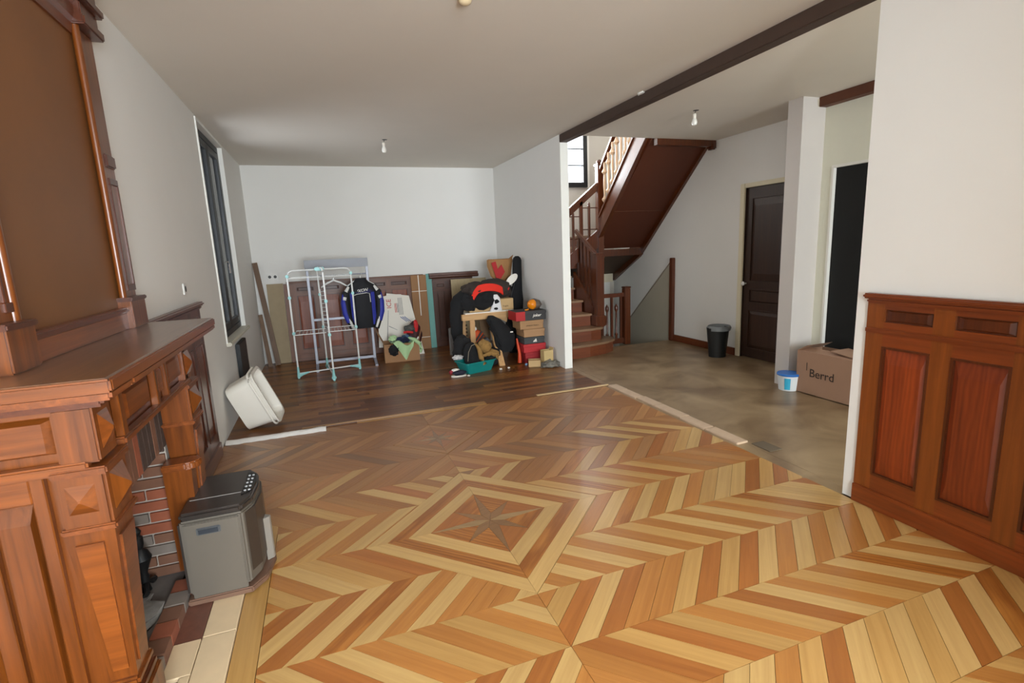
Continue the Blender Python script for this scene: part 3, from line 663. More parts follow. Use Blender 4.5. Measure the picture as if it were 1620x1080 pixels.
# long boards in the corner
def board(lb, a, b, w_, m_):
    a, b = Vector(a), Vector(b); d = (b-a).normalized(); s = Vector((0, 1, 0)).cross(d).normalized(); n = d.cross(s).normalized()
    g = G(); P = []
    for e in (a, b):
        for u, v in ((-1, -1), (1, -1), (1, 1), (-1, 1)): P.append(tuple(e+s*w_/2*u+n*.012*v))
    g.faces(P, [(3, 2, 1, 0), (4, 5, 6, 7), (0, 1, 5, 4), (1, 2, 6, 5), (2, 3, 7, 6), (3, 0, 4, 7)])
    single('wooden_board', g, m_, lb, 'board')
board('long brown board leaning in the left corner, the taller of two', (-.74, 8.15, .012), (-.905, 8.34, 1.51), .07, wood('aged_board', (96, 72, 54), (122, 94, 70), 'z', rough=.7))
board('short brown board leaning in the left corner, the lower of two', (-.84, 8.10, .012), (-.91, 8.26, .76), .055, wood('aged_board', (96, 72, 54), (122, 94, 70), 'z', rough=.7))
# sockets
SOCK = plain('socket_white', (222, 220, 214), .4)
def socket(M, lb, gang):
    t = thing('wall_socket', lb, 'socket', M(0, 0, 0))
    obj('plate', G(M).box(-.04*gang, .04*gang, -.04, .04, 0, .010).bev(.003), SOCK, t)
    for k in range(gang):
        c = (k-(gang-1)/2)*.075
        obj('well', G(M).lathe((c, 0, .0102), [(.022, 0), (.022, .001)], 16), plain('socket_shadow', (70, 70, 68), .6), t)
socket(lambda s, t, n: (XL+n, 4.28+s, 1.378+t), 'white wall socket plate with wires on the left wall above the wainscot', 1)
socket(lambda s, t, n: (-.695+s, YB-n, 1.295+t), 'white double socket on the back wall above the beige board', 2)

# ---------------------------------------------------------------- staircase
st = thing('staircase', 'dark varnished wooden staircase winding up round the stairwell behind the hall', 'staircase', (3.8, 7.0, 0))
nose = .02
def step(poly, z0, z1):
    obj('riser', G().prism(poly, z0, z1-.03), RISER, st)
    cx = sum(p[0] for p in poly)/len(poly); cy = sum(p[1] for p in poly)/len(poly)
    q = [(max(2.935, x+(nose if x > cx else 0)), y-(nose if y < cy else 0)) for x, y in poly]
    obj('tread', G().prism(q, z1-.03, z1).bev(.006, 2), STAIRL, st)
step([(2.935, 6.27), (3.45, 6.30), (3.75, 6.38), (3.94, 6.50), (4.02, 6.64), (4.0, 6.76), (3.9, 6.82), (2.935, 6.82)], 0, .18)
step([(2.935, 6.54), (3.60, 6.54), (3.78, 6.57), (3.84, 6.66), (3.80, 6.80), (2.935, 7.09)], .18, .36)
step([(2.935, 6.81), (3.74, 6.81), (3.74, 7.36), (2.935, 7.36)], .36, .54)
step([(2.935, 7.08), (3.74, 7.08), (3.74, 7.63), (2.935, 7.63)], .54, .72)
step([(2.935, 7.35), (3.74, 7.35), (3.74, 8.4), (2.935, 8.4)], .72, .90)
step([(2.935, 7.62), (3.74, 7.45), (3.74, 8.45), (2.935, 8.45)], .90, 1.08)
step([(3.0, 8.1), (3.74, 7.45), (3.95, 8.45), (2.935, 8.45)], 1.08, 1.26)
# turned quarter: small flight to the right
for k in range(3):
    step([(3.62+.2*k, 7.38), (4.3, 7.38), (4.3, 8.45), (3.62+.2*k, 8.45)], 1.20+.17*k, 1.37+.17*k)
def bal(x, y, z0, z1, m_, knots=True, r=.014):
    L_ = z1-z0
    g = G().lathe((x, y, z0), [(r, 0), (r, L_*.10), (r*.7, L_*.13), (r*2.1, L_*.19), (r*2.3, L_*.21), (r*.7, L_*.27), (r*1.15, L_*.5), (r*.7, L_*.74), (r*2.3, L_*.79), (r*2.1, L_*.81), (r*.7, L_*.88), (r, L_*.92), (r, L_)], 10)
    obj('baluster', g, m_, st, True)
# first newel post and lower balustrade
def newel(x, y, z0, z1, w_=.13):
    obj('newel_post', G().box(x-w_/2, x+w_/2, y-w_/2, y+w_/2, z0, z1-.03).bev(.008), STAIR, st)
    obj('newel_cap', G().box(x-w_/2-.02, x+w_/2+.02, y-w_/2-.02, y+w_/2+.02, z1-.035, z1).bev(.01), STAIR, st)
newel(3.83, 6.72, .34, 1.44, .13)
obj('newel_base', G().box(3.83-.085, 3.83+.085, 6.72-.085, 6.72+.085, .36, .52).bev(.012), STAIR, st)
obj('handrail', G().extr([(6.75, 1.36), (6.75, 1.43), (7.40, 1.82), (7.40, 1.75)], 'x', 3.80, 3.86).bev(.012), STAIR, st)
obj('string', G().extr([(6.75, .30), (6.75, .62), (7.40, 1.15), (7.40, .70)], 'x', 3.765, 3.80), STAIR, st)
for k in range(5):
    y = 6.87+.11*k; obj('baluster', G().box(3.805, 3.83, y-.03, y+.03, .40+(y-6.75)*.7, 1.38+(y-6.75)*.6).bev(.004, 1), STAIR, st)
obj('spandrel_panel', G().box(3.80, 4.22, 7.30, 7.33, .0, 1.62), STAIR, st)
# second flight: front string, handrail, flat and short balusters, rods
newel(4.20, 7.30, 1.10, 2.79, .10)
obj('newel_finial', G().lathe((4.20, 7.30, 2.79), [(.03, 0), (.045, .02), (.045, .04), (.02, .06), (.002, .07)], 14), STAIR, st, True)
SX = .79
obj('handrail', G().extr([(3.0, 1.54), (4.17, 2.46), (4.17, 2.53), (3.0, 1.61)], 'y', 7.27, 7.34).bev(.012), STAIR, st)
obj('under_rail', G().extr([(3.0, 1.48), (4.17, 2.40), (4.17, 2.46), (3.0, 1.54)], 'y', 7.285, 7.325), STAIR, st)
obj('string', G().extr([(3.5, 1.12), (4.17, 1.52), (4.17, 1.80), (3.5, 1.30)], 'y', 7.28, 7.32), STAIR, st)
for x, full in ((3.60, 1), (3.73, 0), (3.87, 1), (4.01, 0)):
    top = 1.61+(x-3.0)*SX-.10 if full else (2.17 if x > 3.9 else 2.02)
    if full: obj('baluster', G().box(x-.028, x+.028, 7.285, 7.32, 1.35+(x-3.6)*.6, top+.04).bev(.004, 1), STAIR, st)
    else:
        obj('baluster', G().box(x-.018, x+.018, 7.285, 7.32, 1.35+(x-3.6)*.6, top).bev(.004, 1), STAIR, st)
        obj('finial', G().lathe((x, 7.303, top), [(.018, 0), (.022, .02), (.012, .04), (.002, .05)], 10), STAIR, st, True)
for a, b, z in ((3.60, 3.87, 2.0), (3.60, 3.87, 1.66), (3.87, 4.16, 2.13), (3.87, 4.16, 1.80)): obj('rod', G().tube([(a, 7.302, z), (b, 7.302, z)], .009, 6), STAIR, st)
# third flight returning towards the hall: string, rail, balusters, soffit
zl = lambda y: 1.63+1.0*(7.30-y)
obj('string', G().extr([(7.26, zl(7.26)), (7.26, zl(7.26)+.30), (5.88, zl(5.88)+.36), (5.88, zl(5.88))], 'x', 4.17, 4.23).bev(.006), STAIR, st)
obj('string_moulding', G().extr([(7.26, zl(7.26)+.30), (7.26, zl(7.26)+.335), (5.88, zl(5.88)+.395), (5.88, zl(5.88)+.36)], 'x', 4.15, 4.24), STAIR, st)
obj('string_moulding', G().extr([(7.26, zl(7.26)-.01), (7.26, zl(7.26)+.03), (5.88, zl(5.88)+.03), (5.88, zl(5.88)-.01)], 'x', 4.15, 4.18), STAIR, st)
zr = lambda y: 2.70+1.08*(7.24-y)
obj('handrail', G().extr([(7.27, zr(7.27)-.03), (7.27, zr(7.27)+.05), (5.6, zr(5.6)+.05), (5.6, zr(5.6)-.03)], 'x', 4.165, 4.235).bev(.012), STAIR, st)
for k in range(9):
    y = 7.14-.115*k; bal(4.20, y, zl(y)+.31, zr(y)-.02, wood('baluster_lit_wood', (190, 156, 122), (214, 186, 156), 'z', rough=.3, coat=.6), r=.019)  # window glare on the varnish is put into this paler wood colour
obj('soffit', G().extr([(7.56, 1.49), (7.56, 1.52), (5.90, 3.03+.0), (5.90, 2.96)], 'x', 4.23, 5.18), SOFF, st)
obj('soffit', G().extr([(8.50, .98), (8.50, 1.01), (7.60, 1.46), (7.60, 1.42)], 'x', 4.05, 5.18), plain('lower_soffit', (66, 44, 24), .6, var=.1, scale=3), st)
obj('soffit_joint', G().box(4.2, 5.18, 7.54, 7.64, 1.36, 1.47).bev(.006), STAIR, st)
obj('wall_string', G().extr([(8.45, .88), (8.45, 1.02), (5.87, 3.12), (5.87, 2.94), (7.60, 1.33)], 'x', 5.13, 5.178), STAIR, st)
obj('head_beam', G().box(4.23, 5.176, 5.86, 5.93, 2.80, 2.885), STAIR, st)
obj('string_end', G().box(5.09, 5.178, 5.84, 5.96, 2.76, 2.87).bev(.02), STAIR, st)
obj('wall_panelling', G().extr([(7.5, 1.7), (8.3, 1.7), (8.3, 2.4), (5.88, 4.6), (5.88, 3.2)], 'x', 5.15, 5.178), STAIR, st)
for k in range(7):
    y = 7.15-.2*k; z = zl(y)+.12
    obj('tread', G().box(4.23, 5.15, y-.22, y+.02, z+.14, z+.17), STAIR, st)
# balustrade of the cellar stairs
cb = thing('cellar_balustrade', 'low dark wooden balustrade with square end post at the cellar stairs', 'balustrade', (4.2, 6.87, 0))
obj('end_post', G().box(4.35, 4.45, 6.81, 6.91, 0, .88).bev(.008), STAIR, cb)
obj('post_cap', G().box(4.34, 4.46, 6.80, 6.92, .88, .905).bev(.01), STAIR, cb)
obj('handrail', G().box(3.90, 4.36, 6.845, 6.895, .75, .81).bev(.008), OAKD, cb)
obj('bottom_rail', G().box(3.90, 4.36, 6.85, 6.89, .02, .10).bev(.006), OAKD, cb)
for k in range(5):
    x = 3.98+.082*k
    if k % 2 == 0: obj('baluster', G().box(x-.018, x+.018, 6.855, 6.885, .10, .76).bev(.003, 1), OAKD, cb)
    else: obj('baluster', G().lathe((x, 6.87, .10), [(.018, 0), (.018, .05), (.026, .07), (.012, .1), (.014, .3), (.012, .42), (.028, .46), (.028, .50), (.012, .53), (.002, .55)], 10), OAKD, cb, True)
# cellar wall dado with dividing line and post
struct('trim_dado', G().extr([(8.3, -.3), (8.0, .16), (6.78, 1.24), (6.78, -2.3), (8.3, -2.3)], 'x', 5.172, 5.181), plain('beige_dado', (176, 168, 150), .75, var=.04))
struct('trim_dado_line', G().extr([(8.0, .16), (8.0, .185), (6.78, 1.265), (6.78, 1.24)], 'x', 5.166, 5.181), plain('dado_line', (140, 128, 112), .7))
single('wall_post', G().box(5.12, 5.178, 6.68, 6.76, .0, 1.31).bev(.008), wood('post_wood', (84, 40, 22), (108, 56, 32), 'z'), 'slim red-brown wooden post fixed to the hall wall at the cellar stairs', 'post')
single('white_panel_door', G().box(4.70, 5.06, 8.44, 8.49, -.4, 1.0).bev(.004), WALLE, 'white panel seen under the stairs above the low balustrade', 'panel')
single('beige_lintel', G().box(4.65, 5.12, 8.43, 8.49, .86, 1.03).bev(.004), CREAM, 'beige lintel above the white panel under the stairs', 'lintel')

# ---------------------------------------------------------------- heater
ht = thing('gas_heater', 'grey and black portable heater with rounded front standing on the hearth slab', 'heater', (-.6, 2.68, .008))
HG = plain('heater_grey_metal', (104, 97, 87), .4, metal=.2, var=.04); HB = plain('heater_dark_top', (50, 44, 40), .3, coat=.3)
def hx(x0, x1, r, n=8): return [(x1-r+r*math.sin(PI/2*k/n), 2.965-r+r*math.cos(PI/2*k/n)) for k in range(n+1)]
body = [(-.72, 2.52), (-.465, 2.52), (-.425, 2.60), (-.412, 2.74), (-.425, 2.88), (-.465, 2.955), (-.72, 2.955)]
obj('body', G().prism(body, .05, .415).bev(.008), HG, ht)
obj('top', G().prism([(x*1.0, y) for x, y in body], .415, .452).bev(.012, 3), HB, ht)
obj('front_grille', G().prism([(-.455, 2.535), (-.418, 2.60), (-.404, 2.74), (-.418, 2.88), (-.455, 2.945)], .10, .40), plain('heater_front', (58, 50, 44), .35), ht)
obj('side_panel', G().box(-.705, -.478, 2.508, 2.52, .035, .405).bev(.004), HG, ht)
obj('handle_recess', G().box(-.655, -.555, 2.503, 2.512, .345, .38).bev(.004), plain('heater_handle_rim', (90, 92, 94), .3, metal=.3), ht)
obj('handle_slot', G().box(-.645, -.565, 2.500, 2.505, .352, .372), plain('heater_slot', (50, 54, 60), .3), ht)
obj('top_seam', G().box(-.70, -.47, 2.66, 2.664, .4522, .454), plain('seam_metal', (150, 146, 140), .3), ht)
obj('base_tray', G().prism([(-.73, 2.50), (-.46, 2.50), (-.40, 2.58), (-.375, 2.74), (-.40, 2.90), (-.46, 2.975), (-.73, 2.975)], .008, .038).bev(.006), plain('heater_base', (112, 84, 68), .4), ht)
obj('control_panel', G().prism([(-.475, 2.62), (-.432, 2.66), (-.420, 2.75), (-.432, 2.86), (-.475, 2.90)], .452, .458), plain('control_black', (26, 24, 24), .25), ht)
BT = plain('button_light', (176, 176, 176), .4)
for i in range(5):
    for j in range(2): obj('button', G().lathe((-.462+.018*j, 2.66+.045*i, .458), [(.0065, 0), (.0055, .004)], 8), BT, ht)
for k in range(2): obj('back_rail', G().box(-.73, -.72, 2.53+.02*k, 2.536+.02*k, .06, .40), HB, ht)
obj('guard_fin', G().prism([(-.412, 2.70), (-.38, 2.72), (-.376, 2.74), (-.405, 2.76)], .04, .27).bev(.003, 1), plain('fin_grey', (150, 146, 138), .3, metal=.3), ht)

# ---------------------------------------------------------------- white tub leaning on the left wall
tb = thing('white_tub', 'white plastic tub tipped on its side against the left wall by the window', 'tub', (-.74, 5.3, 0))
# local box axes: a = tub depth direction (opening points away), tilted
ang = math.radians(28)
ca, sa = math.cos(ang), math.sin(ang)
def Mt(s, t, n):   # s: across opening plane (in x), t: up along side, n: toward -Y (camera) ; rotate in xz-plane
    x = s*ca+t*sa*-1; z = s*sa+t*ca
    return (-.71+x, 5.33-n, .004+z)
def rrect(a, b, r, n=5):
    P = []
    for cx, cy, t0 in ((a-r, b-r, 0), (-a+r, b-r, PI/2), (-a+r, -b+r, PI), (a-r, -b+r, 1.5*PI)):
        for k in range(n+1): t = t0+PI/2*k/n; P.append((cx+r*math.cos(t), cy+r*math.sin(t)))
    return P
def tub_shell(M, A, B, D, r, taper, th, mat_, par, nm='shell', rim=.015):
    """open container: opening at local t-axis top; local coords (s, d, h)"""
    g = G(M); bm = g.bm
    def ring(a, b, r_, h): return [bm.verts.new(g.P((x, y, h))) for x, y in rrect(a, b, r_)]
    R = [ring(A*taper, B*taper, r, 0), ring(A, B, r, D), ring(A+rim, B+rim, r, D), ring(A+rim, B+rim, r, D+.012), ring(A-th, B-th, r, D+.012), ring(A*taper-th, B*taper-th, r*.9, th)]
    for P, Q in zip(R, R[1:]):
        n = len(P)
        for k in range(n): bm.faces.new((P[k], P[(k+1) % n], Q[(k+1) % n], Q[k]))
    bm.faces.new(R[0][::-1]); bm.faces.new(R[-1])
    return obj(nm, g, mat_, par, True)
# tub: opening faces away to +X/up ; bottom face towards upper left
e3 = Vector((.93, -.08, .36)).normalized(); e1 = Vector((.28, .05, -.95)); e1 = (e1-e3*e1.dot(e3)).normalized(); e2 = e3.cross(e1)
c0 = Vector((-.845, 5.21, .218))
Mt = lambda s, t, n: tuple(c0+e1*s+e2*t+e3*n)
tub_shell(Mt, .245, .165, .265, .07, .88, .006, WHITEP, tb, rim=.018)
obj('handle_band', G(Mt).tube([(x, y, .235) for x, y in rrect(.265, .185, .08)], .010, 8, True), WHITEP, tb, True)

# ---------------------------------------------------------------- clothes airer
ai = thing('clothes_airer', 'white tube tower clothes airer with mint green feet in front of the grey rack', 'clothes airer', (-.03, 7.1, 0))
A_, B_, C_, D_ = Vector((-.42, 7.09, 0)), Vector((.36, 7.24, 0)), Vector((.01, 6.71, 0)), Vector((-.06, 7.53, 0))
def uframe(a, b, H_, r=.011):
    pts = [a+Vector((0, 0, .04)), a+Vector((0, 0, H_-.08))]
    d = (b-a).normalized()
    for k in range(1, 5): t = PI/2*k/5; pts.append(a+Vector((0, 0, H_-.08))+d*.08*(1-math.cos(t))+Vector((0, 0, .08*math.sin(t))))
    pts.append(a+d*.09+Vector((0, 0, H_))); pts.append(b-d*.09+Vector((0, 0, H_)))
    for k in range(4, 0, -1): t = PI/2*k/5; pts.append(b+Vector((0, 0, H_-.08))-d*.08*(1-math.cos(t))+Vector((0, 0, .08*math.sin(t))))
    pts += [b+Vector((0, 0, H_-.08)), b+Vector((0, 0, .04))]
    obj('frame', G().tube(pts, r, 8), TUBE, ai, True)
    obj('bottom_bar', G().tube([a+Vector((0, 0, .07)), b+Vector((0, 0, .07))], .009, 8), TUBE, ai, True)
uframe(A_, B_, 1.40); uframe(C_, D_, 1.42)
for p_, q_ in ((A_, B_), (B_, A_), (C_, D_), (D_, C_)):
    d = (q_-p_).normalized()
    obj('foot', G().tube([p_+Vector((0, 0, .02)), p_+Vector((0, 0, .16))], [.02, .012], 8).tube([p_+Vector((0, 0, .045)), p_+d*.06+Vector((0, 0, .06)), p_+d*.13+Vector((0, 0, .07))], [.03, .018, .011], 8), MINT, ai, True, 'mint green foot')
    obj('caster', G().lathe((p_.x-.012, p_.y, .022), [(.022, 0), (.022, .024)], 12, 'x'), MINT, ai, True)
def wires(z, x0, x1, y0, y1, n):
    g = G()
    g.tube([(x0, y0, z), (x1, y0, z), (x1, y1, z), (x0, y1, z)], .005, 6, True)
    for k in range(1, n): x = x0+(x1-x0)*k/n; g.tube([(x, y0, z), (x, y1, z)], .0028, 5)
    obj('wire_shelf', g, TUBE, ai)
wires(.60, -.40, -.03, 6.93, 7.32, 8); wires(.60, -.01, .35, 6.98, 7.40, 8); wires(1.31, -.40, -.03, 6.97, 7.30, 3); wires(1.31, -.01, .35, 7.0, 7.36, 6)
g = G()
for k in range(10): z = .66+.05*k; g.tube([(.005, 6.76, z+.03), (-.045, 7.1, z)], .003, 5)
g.tube([(.005, 6.76, .64), (.005, 6.76, 1.2)], .004, 5).tube([(-.045, 7.1, .62), (-.045, 7.1, 1.15)], .004, 5); obj('folded_wing', g, TUBE, ai)
for p_, z in ((A_, .60), (B_, .60), (C_, .60), (A_, 1.06), (B_, 1.06), (C_, 1.02), (D_, 1.05), (D_, .60), (A_, 1.33), (B_, 1.33)):
    obj('clip', G().box(p_.x-.018, p_.x+.018, p_.y-.02, p_.y+.02, z-.02, z+.02).bev(.006), MINT, ai)
obj('hub', G().box(-.09, .03, 7.05, 7.21, 1.385, 1.43).bev(.01), MINT, ai)
# grey garment rack
gr = thing('garment_rack', 'tall grey metal garment rack with broad top plate behind the white airer', 'garment rack', (.2, 7.45, 0))
for x in (-.19, .60):
    obj('upright', G().box(x-.018, x+.018, 7.44, 7.47, .05, 1.50).bev(.003, 1), GTUBE, gr)
    obj('foot', G().extr([(7.22, 0), (7.26, 0), (7.455, .05), (7.64, 0), (7.68, 0), (7.68, .02), (7.47, .075), (7.44, .075), (7.22, .02)], 'x', x-.018, x+.018), GTUBE, gr)
obj('top_plate', G().box(-.22, .62, 7.435, 7.475, 1.40, 1.52).bev(.004), plain('grey_plate', (134, 136, 142), .45), gr)
obj('crossbar', G().box(-.19, .60, 7.445, 7.465, .68, .71), GTUBE, gr); obj('crossbar', G().box(-.19, .60, 7.445, 7.465, .08, .115), GTUBE, gr)
obj('hanging_rail', G().tube([(-.19, 7.455, 1.30), (.60, 7.455, 1.30)], .010, 8), GTUBE, gr, True)
def hanger(cx, y, z, w_, m_, lb):
    t = thing('coat_hanger', lb, 'hanger', (cx, y, z-.16))
    hk = [(cx+.018*math.cos(a), y, z-.018+.03+.018*math.sin(a)) for a in [PI*1.0-PI*k/8*1.25 for k in range(9)]]
    obj('hook', G().tube([(cx, y, z-.06), (cx, y, z-.02)]+[(cx+.02*math.sin(a), y, z-.0+.013-.013*math.cos(a)) for a in [.3*k for k in range(1, 11)]], .003, 6), plain('hook_wire', (190, 190, 188), .3, metal=.7), t, True)
    obj('arms', G().tube([(cx-w_, y+.01, z-.15), (cx-w_*.5, y, z-.095), (cx, y, z-.06), (cx+w_*.5, y, z-.095), (cx+w_, y+.01, z-.15)], [.009, .012, .014, .012, .009], 8), m_, t, True)
hanger(.14, 7.44, 1.29, .17, TUBE, 'white empty plastic hanger on the grey rack rail left of the jacket')
hanger(.50, 7.44, 1.29, .18, TUBE, 'white plastic hanger carrying the blue and black motorcycle jacket')
# motorcycle jacket (back to the camera)
jk = thing('motorcycle_jacket', 'black, blue and white padded motorcycle jacket hanging on the grey rack', 'jacket', (.5, 7.43, .5))
BLU = plain('jacket_blue', (34, 44, 150), .6, var=.12, scale=12, bump=.1); JW = plain('jacket_white', (214, 212, 206), .6); JB = plain('jacket_black', (13, 14, 20), .75, var=.3, scale=20, bump=.2)
obj('body', G().loft([(.50, 7.44, .53, .17, .08), (.50, 7.44, .56, .185, .088), (.50, 7.43, .75, .20, .095), (.50, 7.43, .95, .215, .095), (.50, 7.43, 1.06, .222, .09), (.50, 7.43, 1.13, .19, .08), (.50, 7.43, 1.19, .10, .06), (.50, 7.43, 1.235, .07, .05)], 28, .010, 9, 1), JB, jk, True)
for sx in (-1, 1):
    X = .50
    sl = [(X+sx*.165, 7.44, 1.115), (X+sx*.215, 7.43, 1.04), (X+sx*.235, 7.41, .90), (X+sx*.228, 7.385, .76), (X+sx*.19, 7.365, .63), (X+sx*.155, 7.355, .52)]
    obj('sleeve', G().tube(sl, [.05, .058, .055, .052, .046, .038], 14), JB, jk, True)
    obj('sleeve_panel', G().tube([(p[0]+sx*.016, p[1]-.012, p[2]) for p in sl[1:5]], [.036, .046, .044, .036], 12), BLU, jk, True, 'blue sleeve panel')
    obj('sleeve_stripe', G().tube([(sl[3][0]-sx*.004, sl[3][1]-.034, sl[3][2]-.02), (sl[4][0]-sx*.0, sl[4][1]-.032, sl[4][2]), (sl[5][0], sl[5][1]-.028, sl[5][2]+.02)], [.014, .020, .016], 10), JW, jk, True, 'white sleeve stripe')
    obj('shoulder_patch', G().tube([(X+sx*.17, 7.402, 1.125), (X+sx*.215, 7.392, 1.06)], [.020, .026], 10), JW, jk, True, 'white shoulder patch')
    obj('elbow_patch', G().tube([(X+sx*.235, 7.375, .985), (X+sx*.245, 7.365, .945)], [.026, .022], 12), JW, jk, True, 'white elbow patch')
    obj('side_panel', G().sheet(lambda u, v: (X+sx*(.115+.05*u), 7.43-.1*math.sqrt(max(.05, 1-((.115+.05*u)/.222)**2))-.006, .58+.46*v), 6, 8, .004), BLU, jk, True, 'blue side panel')
obj('yoke', G().sheet(lambda u, v: (.50+(u-.5)*.33*(1-.35*v), 7.43-.088*math.sqrt(max(.05, 1-((u-.5)*.33/.215)**2))*(1-.25*v)-.006, 1.035+.10*v), 10, 4, .004), plain('jacket_navy', (20, 24, 76), .6), jk, True)
obj('piping', G().tube([(.36, 7.355, 1.0), (.43, 7.340, 1.022), (.56, 7.338, 1.035), (.60, 7.350, 1.02), (.605, 7.350, .90)], .005, 6), JW, jk, True)
text('lettering', 'IXON', .058, JW, lambda u, v, n: (.50+u, 7.334-n+abs(u)*.14, 1.068+v+u*.12), jk, .003, .35, .001)
obj('collar', G().loft([(.50, 7.43, 1.18, .085, .055), (.50, 7.43, 1.235, .075, .05), (.50, 7.43, 1.24, .06, .04)], 18), JB, jk, True)

# ---------------------------------------------------------------- carton with clothes, card sheets
def carton(name, lb, x0, x1, y0, y1, z0, z1, m_, flaps=(), rotz=0, th=.006, group=None):
    cx, cy = (x0+x1)/2, (y0+y1)/2; c, s = math.cos(rotz), math.sin(rotz)
    M = lambda x, y, z: (cx+(x-cx)*c-(y-cy)*s, cy+(x-cx)*s+(y-cy)*c, z)
    t = thing(name, lb, 'box', (cx, cy, z0), group)
    if flaps is None: obj('body', G(M).box(x0, x1, y0, y1, z0, z1).bev(.003, 1), m_, t)
    else:
        obj('body', G(M).box(x0, x1, y0, y0+th, z0, z1).box(x0, x1, y1-th, y1, z0, z1).box(x0, x0+th, y0+th, y1-th, z0, z1).box(x1-th, x1, y0+th, y1-th, z0, z1).box(x0, x1, y0, y1, z0, z0+th), m_, t)
        for side, a, l in flaps:
            dx, dz = math.cos(a)*l, math.sin(a)*l
            if side == 'x0': g = G(M).extr([(x0, z1), (x0+.006, z1), (x0-dx+.006, z1+dz), (x0-dx, z1+dz)], 'y', y0, y1)
            elif side == 'x1': g = G(M).extr([(x1-.006, z1), (x1, z1), (x1+dx, z1+dz), (x1+dx-.006, z1+dz)], 'y', y0, y1)
            elif side == 'y0': g = G(M).extr([(y0, z1), (y0+.006, z1), (y0-dx+.006, z1+dz), (y0-dx, z1+dz)], 'x', x0, x1)
            else: g = G(M).extr([(y1-.006, z1), (y1, z1), (y1+dx, z1+dz), (y1+dx-.006, z1+dz)], 'x', x0, x1)
            obj('flap', g, m_, t)
    return t, M
t, M = carton('cardboard_box', 'open brown cardboard box full of clothes below the white card sheets', .74, 1.24, 7.42, 7.80, 0, .27, CARD, [('x0', 1.15, .22), ('x1', 1.3, .20), ('y0', -.9, .02)], math.radians(-4))
# white printed card sheet
wc = thing('white_card_sheet', 'large white printed card sheet leaning behind the cardboard box of clothes', 'card', (.95, 8.05, 0))
def Ms(s, t, n): return (s, 7.86+t*.26-n, t)
obj('sheet', G(Ms).prism([(.70, .16), (1.30, .14), (1.20, .62), (1.12, .93), (.98, .94), (.76, .90)], 0, .012), WHITEP, wc)
obj('sheet', G(lambda s, t, n: Ms(s, t, n-.014)).prism([(.80, .0), (1.38, .0), (1.24, .90), (.90, .96)], 0, .010), WHITEP, wc)
RED = plain('print_red', (196, 60, 54), .6); PRG = plain('print_grey', (96, 96, 104), .6)
text('print', 'ICE', .10, RED, lambda u, v, n: Ms(.92-v, .80+u, .0135+n), wc, .001)
for k in range(5): obj('print', G(Ms).box(1.00+.012*k, 1.006+.012*k, .66, .80, .012, .0128), RED if k < 3 else PRG, wc)
for k in range(4): obj('print', G(Ms).box(1.06+.018*k, 1.066+.018*k, .62, .88, .012, .0128), PRG, wc)
obj('print', G(Ms).prism([(.84, .25), (.90, .70), (.895, .70), (.83, .25)], .012, .0128).prism([(.88, .47), (1.0, .40), (1.0, .395), (.88, .46)], .012, .0128), PRG, wc)
for k in range(3): obj('print', G(Ms).prism([(1.07+.03*k, .60), (1.16+.03*k, .52), (1.165+.03*k, .50), (1.07+.03*k, .58)], .012, .0128), plain('print_blue', (120, 130, 160), .6), wc)
# green cloth draped over the box front
GC = plain('pale_green_cloth', (170, 200, 150), .9, var=.08, scale=40, bump=.2)
def gcl(u, v):
    x = .86+u*.30; drop = (1-abs(u-.55)*1.7)*.26; k = v
    if k < .3: return (x, 7.56-.5*k, .285+.04*math.sin(u*7)+.01*math.sin(v*20))
    f = (k-.3)/.7; return (x+.04*f*(.5-u), 7.41-.015*math.sin(u*14)*f-.012, .285-.0-f*max(.03, drop)+.04*math.sin(u*7)*(1-f))
single('green_cloth', G().sheet(gcl, 24, 14, .005), GC, 'pale green checked cloth hanging in a point over the front of the cardboard box', 'cloth', smooth=True)
single('green_cloth_sleeve', G().tube([(1.10, 7.5, .33), (1.17, 7.42, .31), (1.235, 7.38, .25), (1.25, 7.37, .17), (1.235, 7.38, .12)], [.02, .03, .028, .024, .015], 10), GC, 'twisted pale green strip of cloth over the right edge of the cardboard box', 'cloth', smooth=True)
single('green_cloth_end', G().blob((.88, 7.52, .33), (.07, .06, .055), .4, 5, 8), GC, 'crumpled end of pale green cloth at the left rim of the cardboard box', 'cloth', smooth=True)
single('blue_garment', G().blob((.98, 7.50, .31), (.13, .08, .045), .5, 7, 4), plain('navy_cloth', (28, 36, 66), .9, var=.3, scale=20, bump=.3), 'crumpled navy blue garment on top of the cardboard box', 'garment', smooth=True)
single('denim_garment', G().blob((1.09, 7.56, .32), (.09, .08, .05), .5, 7, 14), plain('denim', (70, 96, 122), .9, var=.3, scale=20, bump=.3), 'crumpled grey-blue garment beside the red and black bag in the box', 'garment', smooth=True)
t = thing('red_black_bag', 'red and black padded bag standing in the right side of the cardboard box', 'bag', (1.2, 7.55, .3))
obj('body', G().blob((1.20, 7.58, .38), (.11, .08, .17), .3, 5, 6), plain('bag_dark_red', (58, 14, 18), .7, var=.3, scale=12), t, True)
obj('peak', G().blob((1.13, 7.54, .46), (.085, .06, .055), .3, 5, 9), plain('bag_grey', (74, 74, 70), .8), t, True); obj('trim', G().tube([(1.03, 7.49, .42), (1.09, 7.47, .425), (1.16, 7.48, .41)], .017, 8), plain('bag_red', (190, 24, 26), .6), t, True)
obj('flap', G().blob((1.22, 7.53, .49), (.035, .04, .10), .3, 5, 11), plain('bag_red', (190, 24, 26), .6), t, True); obj('strap', G().tube([(1.20, 7.47, .28), (1.24, 7.47, .34)], .012, 6), WHITEP, t, True)
single('black_garment', G().blob((.86, 7.40, .19), (.07, .03, .08), .3, 5, 3), BLK, 'black fold of cloth beside the green cloth at the box front', 'garment', smooth=True)

